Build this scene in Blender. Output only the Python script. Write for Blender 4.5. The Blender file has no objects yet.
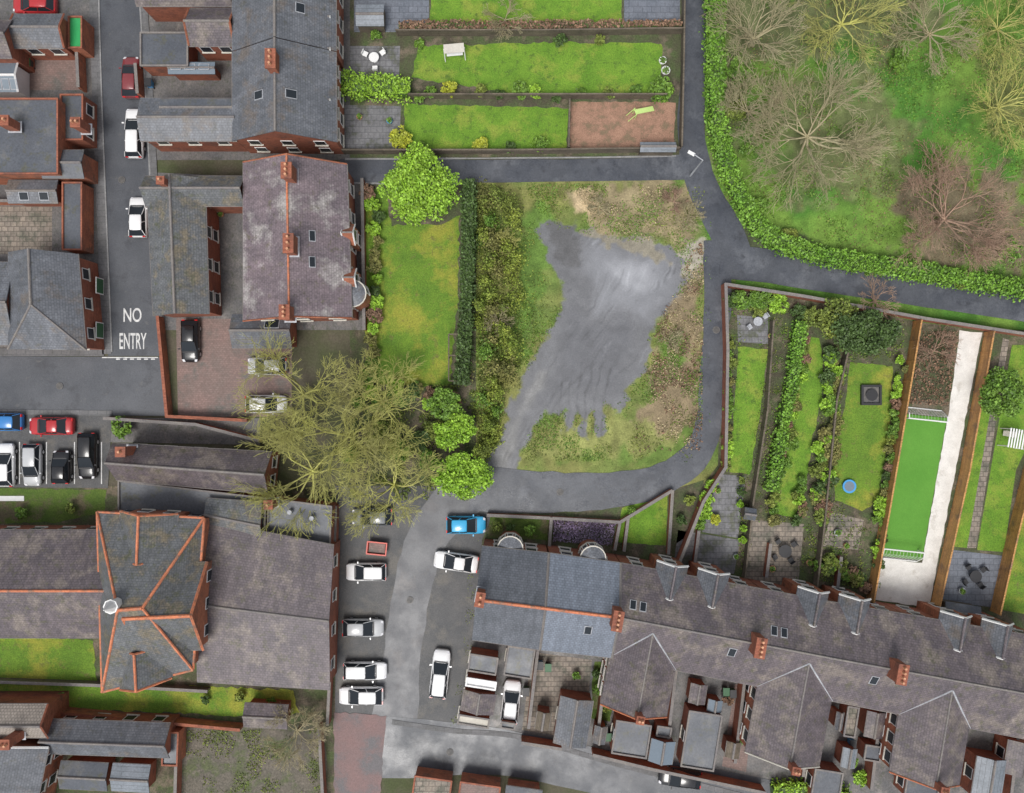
import bpy, math, random, numpy as np
from mathutils import Vector as V
random.seed(7); rs=np.random.RandomState(7)
H=90.; GAIN=1.35; sc=bpy.context.scene; col=sc.collection
def P(x,y,z=0.):
    k=(H-z)/H/10; return V(((x-512)*k,(396.5-y)*k,z))
# ---------------- materials
def nd(nt,t,**k):
    n=nt.nodes.new(t)
    for a,b in k.items(): setattr(n,a,b)
    return n
def mixc(nt,mode,f,a,b):
    m=nd(nt,'ShaderNodeMix',data_type='RGBA',blend_type=mode)
    for i,v in ((0,f),(6,a),(7,b)):
        if isinstance(v,bpy.types.NodeSocket): nt.links.new(v,m.inputs[i])
        else: m.inputs[i].default_value=v if i==0 else (*v,1)
    return m.outputs[2]
def noise(nt,s,d=6,r=.6,vec=None):
    n=nd(nt,'ShaderNodeTexNoise'); n.inputs['Scale'].default_value=s; n.inputs['Detail'].default_value=d; n.inputs['Roughness'].default_value=r
    if vec: nt.links.new(vec,n.inputs['Vector'])
    return n.outputs[0]
def mr(nt,v,a,b,c,d):
    m=nd(nt,'ShaderNodeMapRange'); nt.links.new(v,m.inputs[0])
    for i,x in enumerate((a,b,c,d)): m.inputs[i+1].default_value=x
    return m.outputs[0]
def mul(nt,a,b):
    k=nd(nt,'ShaderNodeMath',operation='MULTIPLY'); nt.links.new(a,k.inputs[0]); nt.links.new(b,k.inputs[1]); return k.outputs[0]
def M(n,c1,c2=None,s=.6,r=.8,pat=None,c3=None,s3=.2,t3=.55,isl=0,bump=.3,grain=5.,g=.3,r2=None,metal=0,coat=0,attr=False,spec=.5,gain=None,c4=None,s4=.9,t4=.58):
    gn_=GAIN if gain is None else gain; sc_=lambda c:tuple(min(.82,x*gn_) for x in c)
    c1=sc_(c1); c2=sc_(c2) if c2 else c1; c3=sc_(c3) if c3 else None
    m=bpy.data.materials.new(n); m.use_nodes=True; nt=m.node_tree; b=nt.nodes['Principled BSDF']; b.inputs['Specular IOR Level'].default_value=spec
    pos=nd(nt,'ShaderNodeNewGeometry'); pv=pos.outputs['Position']
    if attr:
        at=nd(nt,'ShaderNodeAttribute',attribute_name='Col'); c=at.outputs['Color']
    else: c=mixc(nt,'MIX',mr(nt,noise(nt,s,6,.6,pv),.35,.65,0,1),c1,c2)
    if c3: c=mixc(nt,'MIX',mr(nt,noise(nt,s3,7,.65,pv),t3-.05,t3+.07,0,1),c,c3)
    if c4: c=mixc(nt,'MIX',mr(nt,noise(nt,s4,5,.7,pv),t4-.04,t4+.08,0,.85),c,sc_(c4))
    gn=noise(nt,grain,8,.75,pv); k=mr(nt,gn,.3,.7,1-g,1+g)
    if attr:   # wet mud is smoother than the dry ground
        w_=mr(nt,at.outputs['Alpha'],0,1,1,.3); a_=nd(nt,'ShaderNodeMath',operation='SUBTRACT'); nt.links.new(k,a_.inputs[0]); a_.inputs[1].default_value=1
        b_=nd(nt,'ShaderNodeMath',operation='MULTIPLY_ADD'); nt.links.new(a_.outputs[0],b_.inputs[0]); nt.links.new(w_,b_.inputs[1]); b_.inputs[2].default_value=1; k=b_.outputs[0]
    if pat:
        w,h,mo,dark,var=pat
        uv=nd(nt,'ShaderNodeUVMap'); bk=nd(nt,'ShaderNodeTexBrick'); nt.links.new(uv.outputs[0],bk.inputs['Vector'])
        bk.inputs['Scale'].default_value=1; bk.inputs['Brick Width'].default_value=w; bk.inputs['Row Height'].default_value=h; bk.inputs['Mortar Size'].default_value=mo
        bk.inputs['Color1'].default_value=(1,1,1,1); bk.inputs['Color2'].default_value=(var,var,var,1); bk.inputs['Mortar'].default_value=(dark,dark,dark,1)
        c=mixc(nt,'MULTIPLY',1.,c,bk.outputs[0])
        if pat is SL:
            mp=nd(nt,'ShaderNodeMapping'); mp.inputs['Scale'].default_value=(2.2,.22,1); nt.links.new(uv.outputs[0],mp.inputs['Vector'])
            k=mul(nt,k,mr(nt,noise(nt,1.,5,.7,mp.outputs[0]),.3,.7,.78,1.22))
    if isl: k=mul(nt,k,mr(nt,pos.outputs['Random Per Island'],0,1,1-isl,1+isl))
    cc=nd(nt,'ShaderNodeCombineColor')
    for i in range(3): nt.links.new(k,cc.inputs[i])
    c=mixc(nt,'MULTIPLY',1.,c,cc.outputs[0]); nt.links.new(c,b.inputs['Base Color'])
    if attr: nt.links.new(mr(nt,at.outputs['Alpha'],0,1,.95,.24),b.inputs['Roughness'])
    elif r2 is not None: nt.links.new(mr(nt,noise(nt,.35,5,.6,pv),.38,.62,r,r2),b.inputs['Roughness'])
    else: b.inputs['Roughness'].default_value=r
    b.inputs['Metallic'].default_value=metal; b.inputs['Coat Weight'].default_value=coat
    if bump:
        bp=nd(nt,'ShaderNodeBump'); bp.inputs['Strength'].default_value=bump; bp.inputs['Distance'].default_value=.05
        if attr: nt.links.new(w_,bp.inputs['Strength'])
        nt.links.new(gn,bp.inputs['Height']); nt.links.new(bp.outputs[0],b.inputs['Normal'])
    return m
SL=(.32,.24,.025,.62,.78)
m=dict(
 base=M('ground',(.05,.06,.025),(.08,.07,.05),.3,.95),
 asph=M('asphalt',(.045,.049,.057),(.064,.068,.077),.25,.5,c3=(.034,.036,.042),s3=.4,t3=.6,r2=.3,grain=9,g=.25,c4=(.08,.08,.08),t4=.64),
 worn=M('worn_asphalt',(.082,.084,.09),(.066,.068,.075),.3,.55,c3=(.095,.09,.09),s3=.3,t3=.6,r2=.38,grain=8,g=.22,c4=(.055,.055,.06),s4=.6,t4=.6),
 lane=M('lane_asphalt',(.036,.04,.049),(.06,.065,.076),.3,.5,c3=(.09,.096,.108),s3=.2,t3=.6,r2=.22,grain=7,g=.3,c4=(.028,.03,.036),t4=.6),
 park=M('car_park_asphalt',(.04,.042,.045),(.064,.063,.063),.5,.6,c3=(.08,.075,.067),s3=.4,grain=8,g=.35),
 redt=M('red_tarmac',(.13,.074,.07),(.10,.069,.068),.4,.6,c3=(.078,.072,.076),s3=.4,grain=9,g=.35),
 pave=M('pavement',(.12,.12,.125),(.09,.09,.09),.5,.7,pat=(.9,.6,.03,.7,.85)),
 kerb=M('kerb',(.2,.2,.2),(.15,.15,.15),.8,.8),
 lawn=M('lawn',(.075,.16,.014),(.115,.21,.02),.45,.95,c3=(.16,.21,.03),s3=.35,t3=.56,bump=.8,grain=9,g=.5,c4=(.055,.10,.016),s4=1.3),
 lawn2=M('mossy_lawn',(.065,.13,.014),(.105,.18,.018),.4,.95,c3=(.19,.20,.028),s3=.22,t3=.54,bump=.8,grain=8,g=.5,c4=(.11,.10,.035),s4=1.1,t4=.61),
 lawnd=M('damp_lawn',(.05,.09,.015),(.075,.115,.02),.5,.95,c3=(.1,.085,.05),s3=.4,t3=.55,bump=.8,grain=8,g=.45),
 astro=M('artificial_lawn',(.065,.19,.022),(.08,.215,.028),.3,.9,grain=12,g=.18),
 soil=M('garden_soil',(.055,.046,.033),(.055,.078,.028),.6,.95,c3=(.12,.098,.07),s3=.5,t3=.56,bump=1,grain=6,g=.5),
 conc=M('concrete_yard',(.105,.098,.092),(.068,.068,.07),.6,.7,c3=(.155,.14,.13),s3=.5,t3=.6,r2=.4,g=.45,c4=(.05,.055,.038),s4=1.1),
 dirt=M('bare_yard',(.10,.088,.07),(.072,.067,.055),.5,.9,c3=(.07,.08,.038),s3=.5,t3=.53,g=.5,bump=.8,c4=(.13,.112,.092)),
 pgrey=M('grey_patio',(.15,.15,.155),(.10,.10,.11),.7,.6,pat=(.6,.6,.04,.6,.8),c3=(.08,.085,.06),s3=.7),
 pblue=M('slate_patio',(.13,.142,.168),(.10,.112,.135),.7,.5,pat=(.9,.6,.04,.65,.85)),
 ptan=M('tan_patio',(.24,.2,.16),(.16,.138,.115),.7,.7,pat=(.6,.5,.05,.5,.75),c3=(.11,.105,.08),s3=.6),
 pred=M('red_block_paving',(.19,.125,.11),(.145,.108,.095),.5,.7,pat=(.3,.2,.02,.75,.8),c3=(.11,.1,.09),s3=.4,t3=.57),
 white=M('white_paint',(.78,.78,.77),(.7,.7,.69),1,.6,g=.06,bump=0,gain=1),
 wmark=M('worn_road_paint',(.72,.72,.7),(.5,.5,.5),2.5,.6,g=.2,gain=1,c3=(.25,.25,.26),s3=3.,t3=.6),
 gravel=M('pale_gravel',(.74,.72,.68),(.62,.6,.56),1,.9,g=.18,grain=14,gain=1,c3=(.5,.47,.42),s3=.6,t3=.62),
 bark=M('bark_chips',(.27,.16,.11),(.2,.115,.08),.8,.95,g=.45,grain=12,bump=1,c3=(.15,.11,.07),s3=.8),
 brick=M('red_brick',(.28,.097,.055),(.21,.074,.046),.7,.85,pat=(.45,.15,.02,.8,.7),c3=(.14,.062,.045),s3=.5,t3=.6),
 brick2=M('orange_brick',(.35,.125,.066),(.26,.092,.052),.7,.85,pat=(.45,.15,.02,.8,.72),c3=(.18,.085,.055),s3=.6),
 cream=M('cream_render',(.6,.57,.5),(.5,.47,.41),.6,.9,g=.12,gain=1),
 slb=M('brown_slate',(.118,.098,.104),(.082,.07,.078),.5,.55,pat=SL,c3=(.165,.14,.125),s3=.45,t3=.55,grain=4,g=.36,c4=(.085,.08,.052),s4=1.1,t4=.59),
 slp=M('purple_slate',(.175,.138,.15),(.118,.097,.108),.4,.55,pat=SL,c3=(.29,.27,.26),s3=.3,t3=.57,grain=4,g=.38,c4=(.11,.098,.07),s4=1.1,t4=.6),
 slg=M('grey_slate',(.125,.132,.148),(.088,.095,.108),.5,.5,pat=SL,c3=(.125,.11,.10),s3=.4,t3=.57,grain=4,g=.34,c4=(.08,.08,.065),s4=1.1,t4=.62),
 slm=M('mossy_slate',(.112,.118,.124),(.086,.09,.095),.5,.55,pat=SL,c3=(.145,.125,.09),s3=.5,t3=.56,grain=4,g=.38,c4=(.08,.085,.05),s4=1.2),
 sln=M('new_blue_slate',(.15,.17,.206),(.133,.153,.186),.5,.45,pat=SL,grain=4,g=.16),
 sld=M('blue_grey_tile',(.105,.113,.131),(.082,.09,.104),.5,.5,pat=SL,grain=4,g=.27),
 tilt=M('tan_tile',(.3,.265,.23),(.22,.195,.17),.5,.8,pat=(.3,.3,.04,.6,.85)),
 felt=M('roofing_felt',(.055,.061,.073),(.074,.08,.092),.4,.5,c3=(.10,.10,.10),s3=.4,t3=.6,r2=.35,c4=(.065,.065,.045)),
 zinc=M('grey_sheet_roof',(.16,.177,.2),(.12,.137,.155),.6,.5,pat=(8.,.45,.03,.6,.95)),
 rido=M('terracotta_ridge',(.46,.155,.075),(.32,.11,.058),.9,.8,c3=(.2,.11,.075),s3=1.5),
 ridg=M('grey_ridge',(.125,.115,.115),(.16,.145,.13),.8,.8),
 lead=M('lead_flashing',(.34,.35,.37),(.24,.25,.27),.8,.55),
 glass=M('window_glass',(.018,.022,.027),None,1,.2,bump=0,g=0,spec=.2),
 sky_=M('roof_glass',(.12,.15,.18),None,1,.2,bump=0,g=.1),
 pot=M('clay_pot',(.45,.24,.14),(.35,.17,.1),2,.8),
 timb=M('orange_timber',(.46,.24,.08),(.35,.18,.068),.8,.75,pat=(4.,.16,.02,.5,.75),c3=(.22,.13,.07),s3=.8,t3=.6),
 timd=M('weathered_timber',(.14,.115,.085),(.09,.075,.055),.8,.85,pat=(4.,.15,.02,.5,.75)),
 l_br=M('leaf_bright',(.14,.26,.018),(.22,.36,.035),.8,.6,isl=.5,bump=0),
 l_mid=M('leaf_green',(.07,.14,.018),(.115,.2,.024),.8,.6,isl=.5,bump=0),
 l_hg=M('leaf_hedge',(.085,.185,.018),(.13,.245,.026),.5,.6,isl=.5,bump=0),
 l_dk=M('leaf_dark',(.035,.065,.014),(.055,.095,.022),.8,.6,isl=.5,bump=0),
 l_yel=M('leaf_yellow',(.33,.34,.03),(.23,.27,.03),.8,.6,isl=.4,bump=0),
 l_ol=M('leaf_olive',(.15,.18,.032),(.085,.12,.02),.5,.7,isl=.6,bump=0),
 l_yg=M('leaf_yellow_green',(.2,.235,.035),(.11,.16,.022),.6,.7,isl=.6,bump=0),
 l_kh=M('leaf_khaki',(.17,.16,.05),(.11,.12,.033),.6,.8,isl=.6,bump=0),
 l_str=M('straw',(.34,.28,.17),(.22,.18,.10),.5,.9,isl=.5,bump=0),
 l_pur=M('heather',(.24,.18,.29),(.17,.14,.19),.9,.8,isl=.5,bump=0),
 l_br2=M('leaf_russet',(.19,.11,.07),(.13,.085,.055),.9,.8,isl=.5,bump=0),
 tw_o=M('mossy_twig',(.38,.38,.11),(.27,.26,.095),.35,.9,bump=0,g=.4),
 tw_b=M('brown_twig',(.27,.23,.14),(.31,.28,.17),.4,.9,bump=0,g=.3),
 tw_r=M('russet_twig',(.26,.165,.12),(.3,.21,.15),.4,.9,bump=0,g=.3),
 trunk=M('tree_bark',(.18,.18,.10),(.13,.12,.08),2,.95),
 black=M('black_plastic',(.015,.015,.017),None,1,.5,bump=0,g=.1),
 tyre=M('tyre_rubber',(.02,.02,.02),None,1,.85,bump=0,g=.1),
 steel=M('steel',(.4,.4,.42),None,1,.4,metal=.6,bump=0,g=.1),
 iron=M('cast_iron',(.05,.05,.05),(.08,.075,.07),3,.6),
 red=M('red_paint',(.42,.06,.04),None,1,.4,bump=0,g=.2), green=M('green_paint',(.02,.24,.07),None,1,.5,bump=0,g=.1),
 blue=M('blue_plastic',(.04,.22,.45),None,1,.4,bump=0,g=.1), lime=M('lime_plastic',(.45,.6,.2),None,1,.4,bump=0,g=.1),
 grn2=M('bin_green',(.02,.08,.03),None,1,.5,bump=0,g=.1), lamp=M('lamp_lens',(.55,.55,.57),None,1,.1,bump=0,g=0), tail=M('tail_lens',(.4,.01,.01),None,1,.15,bump=0,g=0))
fieldm=M('open_ground',(0,0,0),attr=True,bump=1,grain=6,g=.42,spec=.4)
def paint(n,c,r=.25): return M(n,c,None,1,r,bump=0,g=.04,coat=.4,gain=1)
paints=dict(white=paint('white_car_paint',(.8,.8,.8)),silver=paint('silver_car_paint',(.45,.46,.47)),black=paint('black_car_paint',(.015,.015,.017)),
 red=paint('red_car_paint',(.42,.03,.035)),blue=paint('blue_car_paint',(.04,.2,.5)),cyan=paint('bright_blue_car_paint',(.05,.38,.66)),grey=paint('grey_car_paint',(.17,.18,.19)),mar=paint('maroon_car_paint',(.2,.04,.045)))
# ---------------- mesh helpers
def wloc(o):
    l=V((0,0,0))
    while o: l=l+o.location; o=o.parent
    return l
def link(name,me,mat,parent):
    o=bpy.data.objects.new(name,me); col.objects.link(o)
    if mat: me.materials.append(mat)
    if parent: o.parent=parent
    return o
class MB:
    def __init__(s): s.v=[]; s.f=[]
    def poly(s,p): k=len(s.v); s.v+=[V(q) for q in p]; s.f.append(list(range(k,k+len(p)))); return s
    def add(s,v,f): k=len(s.v); s.v+=[V(q) for q in v]; s.f+=[[i+k for i in g] for g in f]; return s
    def obox(s,c,t,l,w,z0,z1):
        t=V((t[0],t[1],0)).normalized(); n=V((-t.y,t.x,0)); c=V((c[0],c[1],0)); q=[c+t*a*l/2+n*b*w/2 for a,b in ((-1,-1),(1,-1),(1,1),(-1,1))]
        return s.prism(q,z0,z1)
    def prism(s,q,z0,z1):
        n=len(q); v=[V((p[0],p[1],z0)) for p in q]+[V((p[0],p[1],z1)) for p in q]
        a=sum(q[i][0]*q[(i+1)%n][1]-q[(i+1)%n][0]*q[i][1] for i in range(n))
        if a<0: v=v[:n][::-1]+v[n:][::-1]
        return s.add(v,[list(range(n))[::-1],list(range(n,2*n))]+[[i,(i+1)%n,n+(i+1)%n,n+i] for i in range(n)])
    def cyl(s,c,r,z0,z1,n=12,r1=None):
        r1=r if r1 is None else r1; a=[2*math.pi*i/n for i in range(n)]
        v=[(c[0]+r*math.cos(t),c[1]+r*math.sin(t),z0) for t in a]+[(c[0]+r1*math.cos(t),c[1]+r1*math.sin(t),z1) for t in a]
        return s.add(v,[list(range(n))[::-1],list(range(n,2*n))]+[[i,(i+1)%n,n+(i+1)%n,n+i] for i in range(n)])
    def tube(s,p,q,r,n=6,r1=None):
        p=V(p);q=V(q);d=(q-p).normalized(); u=d.cross(V((0,0,1)) if abs(d.z)<.9 else V((1,0,0))).normalized(); w=d.cross(u); r1=r if r1 is None else r1
        v=[p+(u*math.cos(2*math.pi*i/n)+w*math.sin(2*math.pi*i/n))*r for i in range(n)]+[q+(u*math.cos(2*math.pi*i/n)+w*math.sin(2*math.pi*i/n))*r1 for i in range(n)]
        return s.add(v,[list(range(n)),list(range(n,2*n))[::-1]]+[[i,n+i,n+(i+1)%n,(i+1)%n] for i in range(n)])
    def loft(s,secs):
        n=len(secs[0]); v=[p for q in secs for p in q]; f=[[0+i for i in range(n)],[(len(secs)-1)*n+i for i in range(n)][::-1]]
        for k in range(len(secs)-1):
            for i in range(n): f.append([k*n+i,(k+1)*n+i,(k+1)*n+(i+1)%n,k*n+(i+1)%n])
        return s.add(v,f)
    def slab(s,c,u,v,w,h,th):
        nn=u.cross(v).normalized(); q=[c+u*a*w/2+v*b*h/2 for a,b in ((-1,-1),(1,-1),(1,1),(-1,1))]
        return s.add(q+[p+nn*th for p in q],[[3,2,1,0],[4,5,6,7],[0,1,5,4],[1,2,6,5],[2,3,7,6],[3,0,4,7]])
    def build(s,name,mat,parent=None,local=False,smooth=False):
        off=V((0,0,0)) if local or not parent else wloc(parent)
        me=bpy.data.meshes.new(name); me.from_pydata([tuple(p-off) for p in s.v],[],s.f)
        uv=me.uv_layers.new(name='UVMap')
        for p in me.polygons:
            n=p.normal
            if abs(n.z)>.995: u=V((1,0,0)); w=V((0,1,0))
            else: w=(V((0,0,1))-n*n.z).normalized(); u=w.cross(n)
            for li in p.loop_indices:
                q=s.v[me.loops[li].vertex_index]; uv.data[li].uv=(q.dot(u),q.dot(w))
        if smooth:
            for p in me.polygons: p.use_smooth=True
        return link(name,me,mat,parent)
def qmesh(name,v,q,mat,parent):
    me=bpy.data.meshes.new(name); N=len(q); me.vertices.add(len(v)); me.vertices.foreach_set('co',np.asarray(v,np.float32).ravel())
    me.loops.add(4*N); me.loops.foreach_set('vertex_index',np.asarray(q,np.int32).ravel()); me.polygons.add(N); me.polygons.foreach_set('loop_start',np.arange(0,4*N,4,dtype=np.int32))
    me.update(calc_edges=True); me.validate(); return link(name,me,mat,parent)
def nrm(a): return a/np.maximum(np.linalg.norm(a,axis=1,keepdims=True),1e-6)
def leaves(name,C,s,mat,parent,up=1.2):
    C=np.asarray(C); N=len(C); n=nrm(rs.randn(N,3)+[0,0,up]); u=nrm(np.cross(n,rs.randn(N,3))); w=np.cross(n,u); z=(s*rs.uniform(.6,1.4,N))[:,None]
    v=np.stack([C-u*z,C-w*z*.65,C+u*z,C+w*z*.65],1).reshape(-1,3); return qmesh(name,v,np.arange(4*N).reshape(-1,4),mat,parent)
def thing(name,label,cat,loc=(0,0,0),rz=0,group=None):
    o=bpy.data.objects.new(name,None); col.objects.link(o); o.location=loc; o.rotation_euler=(0,0,rz); o['label']=label; o['category']=cat
    if group: o['group']=group
    return o
def tag(o,label,cat,group=None,kind=None):
    o['label']=label; o['category']=cat
    if group: o['group']=group
    if kind: o['kind']=kind
    return o
cnt=[0]
def sheet(name,pts,L,mt,jit=0,label=None):
    cnt[0]+=1; z=.012*L+.002*(cnt[0]%5); p=[]
    for i,a in enumerate(pts):
        b=pts[(i+1)%len(pts)]; d=math.hypot(b[0]-a[0],b[1]-a[1]); k=max(1,int(d/5)) if jit else 1
        for j in range(k): p.append((a[0]+(b[0]-a[0])*j/k+random.uniform(-jit,jit),a[1]+(b[1]-a[1])*j/k+random.uniform(-jit,jit)))
    o=MB().poly([P(x,y,z) for x,y in p][::-1]).build(name,m[mt]); o['kind']='structure'
    if label: o['label']=label
    return o
def smoothpath(pts,k=5):
    out=[]
    for i in range(len(pts)-1):
        p0=pts[max(i-1,0)];p1=pts[i];p2=pts[i+1];p3=pts[min(i+2,len(pts)-1)]
        for j in range(k):
            t=j/k; out.append(tuple(.5*(2*p1[c]+(p2[c]-p0[c])*t+(2*p0[c]-5*p1[c]+4*p2[c]-p3[c])*t*t+(3*p1[c]-p0[c]-3*p2[c]+p3[c])*t**3) for c in range(len(p1))))
    return out+[tuple(pts[-1])]
def ribbon(name,pts,L,mt,jit=.6,z1=None,label=None):   # pts (x,y,width)
    q=smoothpath(pts); a=[];b=[]; cnt[0]+=1; z=.012*L+.002*(cnt[0]%5)
    for i,(x,y,w) in enumerate(q):
        x0,y0,_=q[max(i-1,0)];x1,y1,_=q[min(i+1,len(q)-1)]; d=math.hypot(x1-x0,y1-y0); nx,ny=-(y1-y0)/d,(x1-x0)/d
        a.append(P(x+nx*(w/2+random.uniform(-jit,jit)),y+ny*(w/2+random.uniform(-jit,jit)),z)); b.append(P(x-nx*(w/2+random.uniform(-jit,jit)),y-ny*(w/2+random.uniform(-jit,jit)),z))
    mb=MB()
    for i in range(len(a)-1):
        mb.poly([a[i],a[i+1],b[i+1],b[i]])
        if z1: 
            up=[V((p.x,p.y,z1)) for p in (a[i],a[i+1],b[i+1],b[i])]; mb.poly(up); mb.poly([a[i],a[i+1],up[1],up[0]]); mb.poly([b[i+1],b[i],up[3],up[2]])
    o=mb.build(name,m[mt]); o['kind']='structure'
    if label: o['label']=label
    return o
# ---------------- soft ground fields
def vn(x,y,s,seed):
    r=np.random.RandomState(seed).rand(256,256); x=x/s;y=y/s; xi=np.floor(x).astype(int);yi=np.floor(y).astype(int);fx=x-xi;fy=y-yi;fx=fx*fx*(3-2*fx);fy=fy*fy*(3-2*fy)
    g=lambda a,b:r[a%256,b%256]
    return (g(xi,yi)*(1-fx)+g(xi+1,yi)*fx)*(1-fy)+(g(xi,yi+1)*(1-fx)+g(xi+1,yi+1)*fx)*fy
def fbm(x,y,s,seed,o=5): return sum(vn(x,y,s/2**k,seed+k)*.5**k for k in range(o))/sum(.5**k for k in range(o))*2-1
def segd(X,Y,poly,closed=False):
    d=np.full(X.shape,1e9); n=len(poly)
    for i in range(n if closed else n-1):
        ax,ay=poly[i];bx,by=poly[(i+1)%n]; ex,ey=bx-ax,by-ay; t=np.clip(((X-ax)*ex+(Y-ay)*ey)/(ex*ex+ey*ey+1e-9),0,1)
        d=np.minimum(d,np.hypot(X-ax-ex*t,Y-ay-ey*t))
    return d
def sdp(X,Y,poly):
    d=segd(X,Y,poly,True); ins=np.zeros(X.shape,bool); n=len(poly)
    for i in range(n):
        ax,ay=poly[i];bx,by=poly[(i+1)%n]; c=((ay>Y)!=(by>Y)); dy=by-ay; xx=ax+(Y-ay)*(bx-ax)/(dy if abs(dy)>1e-9 else 1e-9); ins^=c&(X<xx)
    return np.where(ins,-d,d)
def field(name,x0,y0,x1,y1,st,layers,c1,c2,lab,tracks=[]):
    xs=np.arange(x0,x1+st,st);ys=np.arange(y0,y1+st,st); X,Y=np.meshgrid(xs,ys); t=np.clip(fbm(X,Y,40,3)*1.6+.5,0,1)[...,None]
    C=np.array(c1)*(1-t)+np.array(c2)*t; W=np.zeros(X.shape)
    for i,(poly,c,soft,na,ns,wet) in enumerate(layers):
        f=np.clip((-sdp(X,Y,poly)+fbm(X,Y,ns,20+i*7)*na)/soft+.5,0,1); f=f*f*(3-2*f)
        C=C*(1-f[...,None])+np.array(c)*f[...,None]*(1+(.15 if wet else .3)*fbm(X,Y,14,90+i)[...,None]); W=W*(1-f)+wet*f
    wx=X+fbm(X,Y,18,61)*5; wy=Y+fbm(X,Y,18,71)*5
    for poly,w,k in tracks:
        f=np.clip(1.3-segd(wx,wy,smoothpath(poly,4))/w,0,1)*np.clip(.5+fbm(X,Y,12,33)*1.6,0,1); C=C*(1+(k-1)*f[...,None])
    dry=(1-W*.75)[...,None]; C=C*(1+.4*dry*fbm(X,Y,7,140,3)[...,None])*GAIN
    z=.0+.008*vn(X,Y,9,5); k=(H-z)/H/10
    v=np.stack([(X-512)*k,(396.5-Y)*k,z],-1).reshape(-1,3); nx=len(xs);ny=len(ys)
    i=(np.arange(ny-1)[:,None]*nx+np.arange(nx-1)[None]).ravel(); o=qmesh(name,v,np.stack([i+nx,i+nx+1,i+1,i],1),fieldm,None)
    ca=o.data.color_attributes.new('Col','FLOAT_COLOR','POINT'); ca.data.foreach_set('color',np.concatenate([np.clip(C,0.004,1),W[...,None]],-1).astype(np.float32).ravel())
    o['kind']='structure'; o['label']=lab; return o
mud=[(536,218),(560,228),(592,232),(640,240),(668,246),(683,262),(684,285),(672,300),(662,318),(650,335),(652,356),(643,378),(630,388),(620,405),(612,414),(606,404),(604,436),(596,438),(592,412),(588,440),(580,440),(578,412),(572,436),(564,432),(564,410),(552,416),(543,412),(536,424),(526,446),(518,475),(484,475),(492,452),(503,425),(514,395),(530,366),(543,338),(558,316),(566,292),(554,264),(540,244)]
G=(.105,.107,.114)
random.seed(3); TR=[]
for k in range(9):
    o=k*7; TR.append(([(500+o*.3,466),(514+o*.5,425),(542+o*.9,370),(575+o,320),(600+o*1.1,270)],1.1,.8 if k%2 else 1.14))
for k in range(8): TR.append(([(640+k*5,300-k*4),(662+k*3,272-k*3),(694,248+k*5)],1.,.7 if k%2 else 1.25))
for k in range(6): x=556+k*9; TR.append(([(x,438),(x+4,400),(x+10,360)],1.4,.72))
for k in range(22):
    x,y=random.uniform(560,660),random.uniform(240,390); a=random.uniform(-1.6,-.6); L=random.uniform(15,45); TR.append(([(x,y),(x+L*.5*math.cos(a)+random.uniform(-4,4),y+L*.5*math.sin(a)),(x+L*math.cos(a),y+L*math.sin(a))],random.uniform(.8,1.6),random.choice([.8,.87,1.1,1.2])))
field('open_plot',470,176,735,500,1.05,[
 ([(610,180),(708,180),(708,250),(690,246),(640,236),(585,225),(570,195)],(.2,.165,.095),14,26,20,0),
 ([(668,300),(705,262),(704,452),(660,456),(636,430),(655,390)],(.185,.145,.088),12,26,18,0),
 ([(620,425),(660,440),(700,420),(700,460),(560,462)],(.09,.14,.03),10,16,16,0),
 ([(560,420),(640,420),(680,440),(640,452),(530,455)],(.17,.18,.06),10,16,12,0),
 ([(572,192),(600,190),(602,215),(575,212)],(.36,.28,.17),8,9,10,0),
 ([(535,310),(560,240),(540,200),(520,210),(515,330),(520,370)],(.09,.155,.03),10,14,16,0),
 ([(640,262),(705,240),(706,262),(664,300)],(.24,.22,.18),10,18,10,.2),
 ([(660,340),(682,330),(684,360),(662,370)],(.09,.15,.03),10,10,10,0),
 (mud,G,4,9,10,.7),
 ([(590,240),(664,256),(672,290),(645,318),(600,306),(578,268)],(.15,.154,.165),24,14,26,.95),
 ([(606,262),(650,262),(655,288),(618,292)],(.22,.225,.24),16,8,20,1.),
 ([(575,228),(650,238),(668,262),(640,256),(600,244)],(.17,.155,.12),6,12,8,.4),
 ([(540,220),(575,226),(580,262),(560,266)],(.075,.075,.078),8,9,8,.6),
 ([(570,320),(630,325),(610,400),(560,395),(545,400)],(.088,.09,.098),24,18,26,.8),
 ([(540,372),(552,368),(524,415),(508,470),(494,470),(502,440)],(.14,.14,.14),9,5,9,.6)],(.085,.135,.03),(.15,.155,.05),'grass and mud of the vacant plot',TR)
park=[(715,-30),(1060,-30),(1060,300),(930,280),(845,262),(770,245),(735,205),(722,150)]
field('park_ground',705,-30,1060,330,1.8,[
 ([(780,85),(870,80),(905,130),(890,190),(800,200),(765,150)],(.10,.12,.045),24,44,16,0),
 ([(900,180),(1000,170),(1050,210),(1040,270),(940,262),(895,230)],(.12,.10,.06),20,40,16,0),
 ([(715,-30),(960,-30),(940,20),(860,50),(740,60),(722,150)],(.095,.11,.045),24,50,18,0),
 ([(985,60),(1060,60),(1060,140),(1000,140)],(.12,.14,.045),20,40,16,0),
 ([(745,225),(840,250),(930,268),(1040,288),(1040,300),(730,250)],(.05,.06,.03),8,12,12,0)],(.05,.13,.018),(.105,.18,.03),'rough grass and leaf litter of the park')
o=MB().poly([(-1500,-1500,-.03),(1500,-1500,-.03),(1500,1500,-.03),(-1500,1500,-.03)]).build('ground',m['base']); o['kind']='structure'
random.seed(7)
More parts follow.
